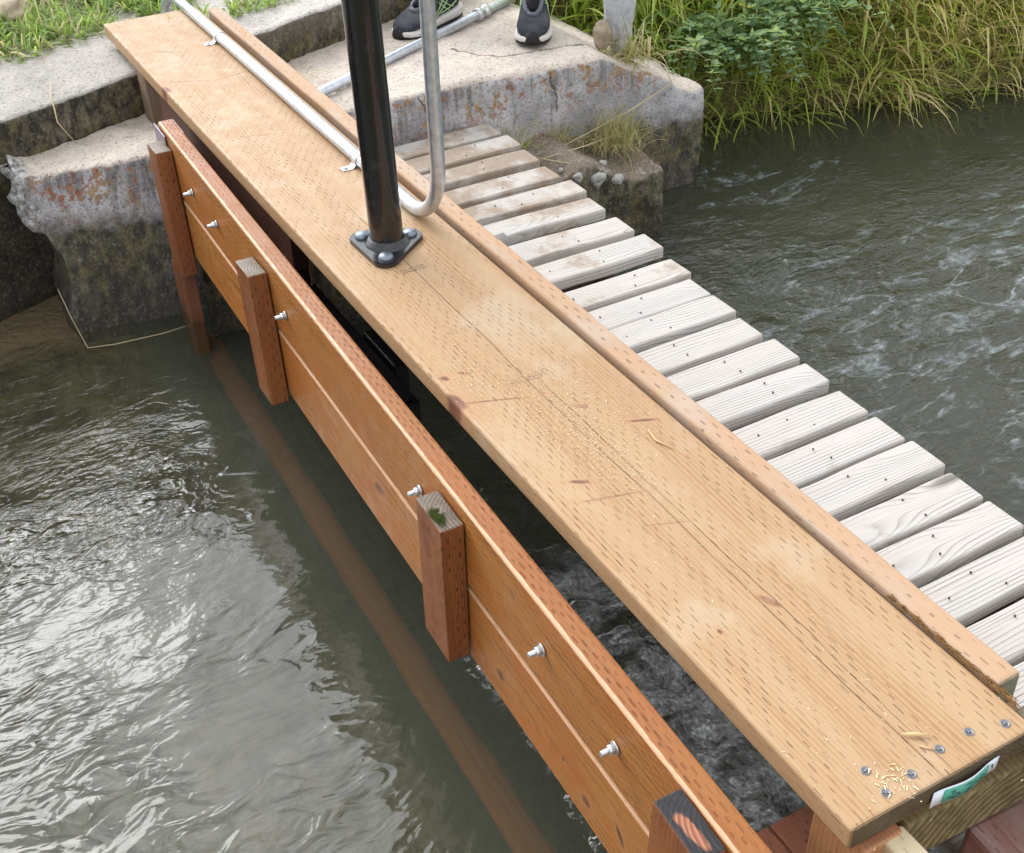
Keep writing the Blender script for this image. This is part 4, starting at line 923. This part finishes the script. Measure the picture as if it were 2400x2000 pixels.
M_leafg = leafmat('weed_leaf', (.12, .24, .13), (.26, .42, .28), (.62, .52, .05))
def weed(name, loc_, stems, h, spread, leaf, label, ydry, lean=(.5, 0), seed=0):
    root = empty(name, loc_, label, 'plant'); bm = bmesh.new(); V = []; F = []; T = []; D = []
    for s in range(stems):
        a = random.uniform(0, 6.28); b0 = Vector((random.gauss(0, spread * .4), random.gauss(0, spread * .4), 0))
        d = Vector((lean[0] + random.gauss(0, .45), lean[1] + random.gauss(0, .6), random.uniform(.5, 1.2))).normalized(); p = b0; path = [p]
        hh = h * random.uniform(.6, 1.15); k_ = 9; dryv = 1.0 if random.random() < ydry else random.uniform(0, .15)
        for i in range(k_):
            p = p + d * hh / k_; d = (d + Vector((random.gauss(.05, .12), random.gauss(0, .12), -.20))).normalized(); path.append(p)
            if i < 1: continue
            for sd in (-1, 1, 0):
                sv = d.cross(Vector((0, 0, 1))).normalized() * sd * .9 + d * .45 + Vector((random.gauss(0, .35), random.gauss(0, .35), random.uniform(0, .6))); sv.normalize()
                l = leaf * random.uniform(.6, 1.2) * (1.1 - .5 * i / k_); wv = sv.cross(Vector((random.gauss(0, .4), random.gauss(0, .4), 1))).normalized() * l * .24; up__ = wv.cross(sv).normalized() * l * .1
                b = len(V); V += [p, p + sv * l * .4 + wv + up__, p + sv * l * .75 + wv * .7 + up__ * .5, p + sv * l, p + sv * l * .75 - wv * .7 + up__ * .5, p + sv * l * .4 - wv + up__, p + sv * l * .5]
                F += [(b, b + 1, b + 6), (b + 1, b + 2, b + 6), (b + 2, b + 3, b + 6), (b + 3, b + 4, b + 6), (b + 4, b + 5, b + 6), (b + 5, b, b + 6)]
                tv = random.random(); T += [tv] * 7; D += [dryv] * 7
        tube_bm(path, [.0016] * (len(path) - 1) + [.0006], 5, bm=bm)
    o = np_obj('leaves', [tuple(v) for v in V], F, M_leafg, root)
    for nm, arr in (('tone', T), ('dry', D)):
        at = o.data.attributes.new(nm, 'FLOAT', 'POINT'); at.data.foreach_set('value', np.array(arr, np.float32))
    bm_obj('stems', bm, M_weedstem, root)
M_weedstem = simple('weed_stem', (.12, .15, .05), .7, .2)
weed('leafy_weed', (-2.90, 2.02, -.34), 60, .28, .24, .042, 'bluish green leafy weed drooping to the water beside the concrete', .0, (.75, .05))
weed('leafy_weed', (-2.90, 2.30, -.28), 44, .28, .22, .044, 'leafy green weed in the middle of the bank grass', .08, (.6, .1))
weed('leafy_weed', (-3.02, 2.50, -.20), 14, .32, .16, .044, 'weed with yellow leaves standing in the bank grass', .8, (.2, .05))

# ------------------------------------------------------------------ person (only the shoes reach into the photo)
SK = simple('skin', (.50, .31, .22), .5); M_cloth = simple('dark_trousers', (.03, .033, .042), .9, .1, 0, 250, .0006, .3); M_shirt = simple('grey_shirt', (.16, .17, .19), .9, .1, 0, 200, .0006, .3)
M_upper, n = mat('black_mesh_upper'); o = n.obj(); vv = n.voro(o, 420)
cu = n.mix(n.mr(n.noise(o, 16, 4), .4, .68, 0, .55), (.028, .032, .045), (.12, .115, .11))
n.out(n.bsdf(n.mix(n.mr(vv, .2, .6, .35, 0), cu, (.012, .013, .018)), .8, n.bump(n.m('MULTIPLY', vv, .0012)), .2))
M_sole = simple('white_midsole', (.62, .58, .55), .7, .3, 0, 90, .0008, .25); M_rub = simple('black_rubber', (.018, .018, .02), .7, .3, 0, 100, .0006)
M_lace = simple('black_lace', (.012, .012, .014), .8, .2); M_lime = simple('lime_trim', (.38, .55, .26), .6, .3); M_overlay = simple('grey_overlay', (.12, .125, .15), .7, .2)
person = empty('person', (-3.1, 1.14, -.18), 'person in black running shoes with white soles and lime side stripes on the concrete', 'person')

def loft(name, secs, m_, parent, seg=28, flatbottom=True, expo=2.4):
    """secs: (x, half width left, half width right, z low, z high)"""
    bm = bmesh.new(); prev = None; first = None
    for (x, wl, wr, z0, z1) in secs:
        ring = []
        for j in range(seg):
            a = 2 * math.pi * j / seg; ca, sa = math.cos(a), math.sin(a)
            cx_ = math.copysign(abs(ca) ** (2 / expo), ca); sz = math.copysign(abs(sa) ** (2 / expo), sa)
            yv = cx_ * (wl if ca > 0 else wr); zv = (z0 + z1) / 2 + sz * (z1 - z0) / 2
            ring.append(bm.verts.new((x, yv, zv)))
        if prev:
            for j in range(seg): bm.faces.new((prev[j], prev[(j + 1) % seg], ring[(j + 1) % seg], ring[j])).smooth = True
        else: bm.faces.new(ring[::-1])
        prev = ring
    bm.faces.new(prev); bmesh.ops.recalc_face_normals(bm, faces=bm.faces)
    return bm_obj(name, bm, m_, parent, smooth=True)

def shoe(toe, head, inner):
    """toe-tip position, heading (unit xy), inner = side (+1 local +y) of the big toe"""
    h = Vector((head[0], head[1], 0)).normalized(); org = Vector((toe[0], toe[1], 0)) - h * .318
    r = empty_part('shoe', (org.x + 3.1, org.y - 1.14, 0), math.atan2(h.y, h.x))
    i_ = inner
    W_ = lambda a, b: (a, b) if i_ > 0 else (b, a)
    up_secs = [(.004, .018, .018, .030, .070), (.015, .030, .030, .024, .098), (.045, .036, .036, .022, .104), (.085, .037, .037, .022, .100), (.12, *W_(.036, .040), .022, .098), (.155, *W_(.039, .045), .021, .088),
               (.19, *W_(.043, .049), .020, .073), (.225, *W_(.046, .049), .020, .062), (.255, *W_(.043, .042), .020, .054), (.275, *W_(.034, .031), .021, .046), (.287, *W_(.020, .018), .024, .038), (.291, .008, .008, .028, .033)]
    bm_src = loft('upper', up_secs, M_upper, r, 36, expo=2.25)
    ms = [(-.006, .020, .020, .012, .040), (.004, .036, .036, .007, .042), (.04, .043, .043, .005, .038), (.09, *W_(.040, .043), .005, .034), (.14, *W_(.040, .049), .005, .031), (.19, *W_(.049, .055), .005, .029), (.225, *W_(.053, .055), .005, .028),
          (.255, *W_(.050, .047), .007, .028), (.278, *W_(.040, .036), .010, .029), (.292, *W_(.024, .021), .014, .030), (.297, .010, .010, .018, .028)]
    loft('midsole', ms, M_sole, r, 36, expo=4)
    os_ = [(0, .030, .030, 0, .008), (.05, .041, .041, 0, .007), (.14, *W_(.038, .047), 0, .007), (.21, *W_(.051, .054), 0, .007), (.255, *W_(.048, .045), .001, .009), (.282, *W_(.034, .030), .004, .014), (.295, .012, .012, .010, .020)]
    loft('outsole', os_, M_rub, r, 28, expo=5)
    # toe bumper
    bm = bmesh.new(); k_ = 15
    V = []; F = []
    for q in range(k_):
        a = math.radians(-62 + 124 * q / (k_ - 1))
        for zq, rr in ((.010, .040), (.022, .0425), (.034, .0400), (.046, .0330)):
            cxx = .262; V.append((cxx + rr * .90 * math.cos(a) * (1.0), rr * .62 * 1.0 * math.sin(a), zq * (1 - .25 * abs(math.sin(a)))))
    for q in range(k_ - 1):
        for j in range(3): F.append((q * 4 + j, q * 4 + j + 1, q * 4 + j + 5, q * 4 + j + 4))
    t_ = np_obj('toe_bumper', V, F, M_rub, r); t_.modifiers.new('t', 'SOLIDIFY').thickness = .004
    # tongue, eyestay overlay, collar, laces, stripes
    bm_obj('tongue', tube_bm([(.195, 0, .073), (.165, 0, .088), (.13, 0, .103), (.10, 0, .118), (.09, 0, .124)], [.012, .017, .02, .021, .019], 12), M_lace, r)
    for sd in (-1, 1):
        bm_obj('eyestay', tube_bm([(.205, sd * .010, .070), (.185, sd * .020, .077), (.15, sd * .024, .089), (.115, sd * .026, .100), (.085, sd * .028, .104)], [.006, .0075, .008, .008, .006], 8), M_overlay, r)
    bm_obj('eyestay', tube_bm([(.203, -.014, .070), (.210, 0, .069), (.203, .014, .070)], .007, 8), M_overlay, r)
    lb = bmesh.new()
    for q in range(5):
        x = .188 - q * .019; zq = .082 + q * .0085
        tube_bm([(x, -.021, zq - .004), (x - .006, 0, zq + .009), (x - .012, .021, zq - .001)], .0028, 6, bm=lb); tube_bm([(x, .021, zq - .004), (x - .006, 0, zq + .0075), (x - .012, -.021, zq - .001)], .0028, 6, bm=lb)
    tube_bm([(.105, .0, .128), (.115, .025, .125), (.135, .04, .105), (.15, .048, .08), (.158, .05, .062)], .0023, 6, bm=lb)
    tube_bm([(.105, .0, .128), (.11, -.028, .124), (.125, -.042, .104), (.13, -.048, .085)], .0023, 6, bm=lb)
    tube_bm([(.105, 0, .128), (.125, .018, .133), (.13, .03, .124), (.11, .012, .127)], .0023, 6, bm=lb)
    bm_obj('laces', lb, M_lace, r)
    sb = bmesh.new()
    for sd in (-1, 1):
        def sp(x, z):
            wl = float(np.interp(x, [s[0] for s in up_secs], [s[1] for s in up_secs])); wr = float(np.interp(x, [s[0] for s in up_secs], [s[2] for s in up_secs])); w_ = wl if sd > 0 else wr
            z0 = float(np.interp(x, [s[0] for s in up_secs], [s[3] for s in up_secs])); z1 = float(np.interp(x, [s[0] for s in up_secs], [s[4] for s in up_secs]))
            s_ = min(abs((z - (z0 + z1) / 2) / ((z1 - z0) / 2)), .99); return (x, sd * (w_ * (1 - s_ ** 2.25) ** (1 / 2.25) + .0012), z)
        for line in ([(.165, .040), (.13, .062), (.095, .088)], [(.15, .034), (.115, .055), (.075, .082)], [(.07, .036), (.10, .052), (.135, .080)], [(.055, .046), (.085, .058), (.12, .084)], [(.04, .06), (.08, .047), (.12, .040)]):
            L_ = []
            for a, b in zip(line, line[1:]): L_ += [sp(a[0] + (b[0] - a[0]) * t / 5, a[1] + (b[1] - a[1]) * t / 5) for t in range(5)]
            tube_bm(L_ + [sp(*line[-1])], .0019, 5, bm=sb)
    bm_obj('side_stripes', sb, M_lime, r)
    bm_obj('collar', tube_bm([(.05 + .042 * math.cos(a), .031 * math.sin(a), .106 + .010 * math.cos(a) * (1 if math.cos(a) > 0 else .4)) for a in np.linspace(0, 2 * math.pi, 20)], .008, 8, caps=False), M_upper, r)
    return r, org + h * .055
def empty_part(name, loc_, rz):
    o = bpy.data.objects.new(name, None); C.objects.link(o); o.parent = person; o.location = loc_; o.rotation_euler = (0, 0, rz); o.scale = (1.08, 1.13, 1.08); o.empty_display_size = .03; return o
s1, an1 = shoe((-2.815, 1.222), (.83, -.50), -1)
s2, an2 = shoe((-3.105, .885), (.46, -.89), 1)
def skin_mesh(name, verts, edges, m_, parent, sub=2):
    me = bpy.data.meshes.new('t'); me.from_pydata([v[:3] for v in verts], edges, []); t = bpy.data.objects.new('t', me); C.objects.link(t)
    md = t.modifiers.new('s', 'SKIN')
    for v, sv in zip(verts, me.skin_vertices[0].data): sv.radius = (v[3], v[4] if len(v) > 4 else v[3])
    me.skin_vertices[0].data[0].use_root = True
    ss = t.modifiers.new('u', 'SUBSURF'); ss.levels = sub; ss.render_levels = sub
    r = bpy.data.meshes.new_from_object(t.evaluated_get(bpy.context.evaluated_depsgraph_get())); bpy.data.objects.remove(t)
    r.materials.clear(); return link(name, r, m_, parent)
a1 = Vector((an1.x + 3.1, an1.y - 1.14, .09)); a2 = Vector((an2.x + 3.1, an2.y - 1.14, .09)); fw = Vector((.66, -.75, 0)); sdv = Vector((.75, .66, 0))
pel = (a1 + a2) / 2 + Vector((0, 0, .86)) - fw * .02; h1_ = pel + sdv * .09 - Vector((0, 0, .04)); h2_ = pel - sdv * .09 - Vector((0, 0, .04))
k1 = (h1_ + a1) / 2 + fw * .04; k2 = (h2_ + a2) / 2 + fw * .04
T3 = lambda v, *r: (v.x, v.y, v.z, *r)
body = [T3(pel, .13, .10), T3(h1_, .085), T3(k1, .056), T3(a1, .036), T3(h2_, .085), T3(k2, .056), T3(a2, .036), T3(pel + Vector((0, 0, .25)), .14, .10), T3(pel + Vector((0, 0, .47)), .16, .10), T3(pel + Vector((0, 0, .56)), .055), T3(pel + Vector((0, 0, .63)) + fw * .02, .07),
        T3(pel + Vector((0, 0, .75)) + fw * .02, .078)]
for sg in (1, -1):
    sh_ = pel + Vector((0, 0, .47)) + sdv * .18 * sg; el = sh_ + sdv * .05 * sg - Vector((0, 0, .29)); wr = el + fw * .06 - Vector((0, 0, .25)); hd = wr + fw * .03 - Vector((0, 0, .09))
    body += [T3(sh_, .055), T3(el, .04), T3(wr, .028), T3(hd, .032, .016)]
skin_mesh('body', body, [(0, 1), (1, 2), (2, 3), (0, 4), (4, 5), (5, 6), (0, 7), (7, 8), (8, 9), (9, 10), (10, 11), (8, 12), (12, 13), (13, 14), (14, 15), (8, 16), (16, 17), (17, 18), (18, 19)], SK, person)
tro = [T3(pel + Vector((0, 0, .08)), .15, .115), T3(pel, .145, .12), T3(h1_, .10), T3(k1, .075), T3(a1 + Vector((0, 0, .075)), .062), T3(h2_, .10), T3(k2, .075), T3(a2 + Vector((0, 0, .075)), .062)]
skin_mesh('trousers', tro, [(0, 1), (1, 2), (2, 3), (3, 4), (1, 5), (5, 6), (6, 7)], M_cloth, person)
shi = [T3(pel + Vector((0, 0, .06)), .16, .12), T3(pel + Vector((0, 0, .25)), .155, .115), T3(pel + Vector((0, 0, .46)), .165, .11), T3(pel + Vector((0, 0, .53)), .075)]
for sg in (1, -1):
    sh_ = pel + Vector((0, 0, .46)) + sdv * .18 * sg; shi += [T3(sh_, .068), T3(sh_ + sdv * .03 * sg - Vector((0, 0, .16)), .06)]
skin_mesh('shirt', shi, [(0, 1), (1, 2), (2, 3), (2, 4), (4, 5), (2, 6), (6, 7)], M_shirt, person)
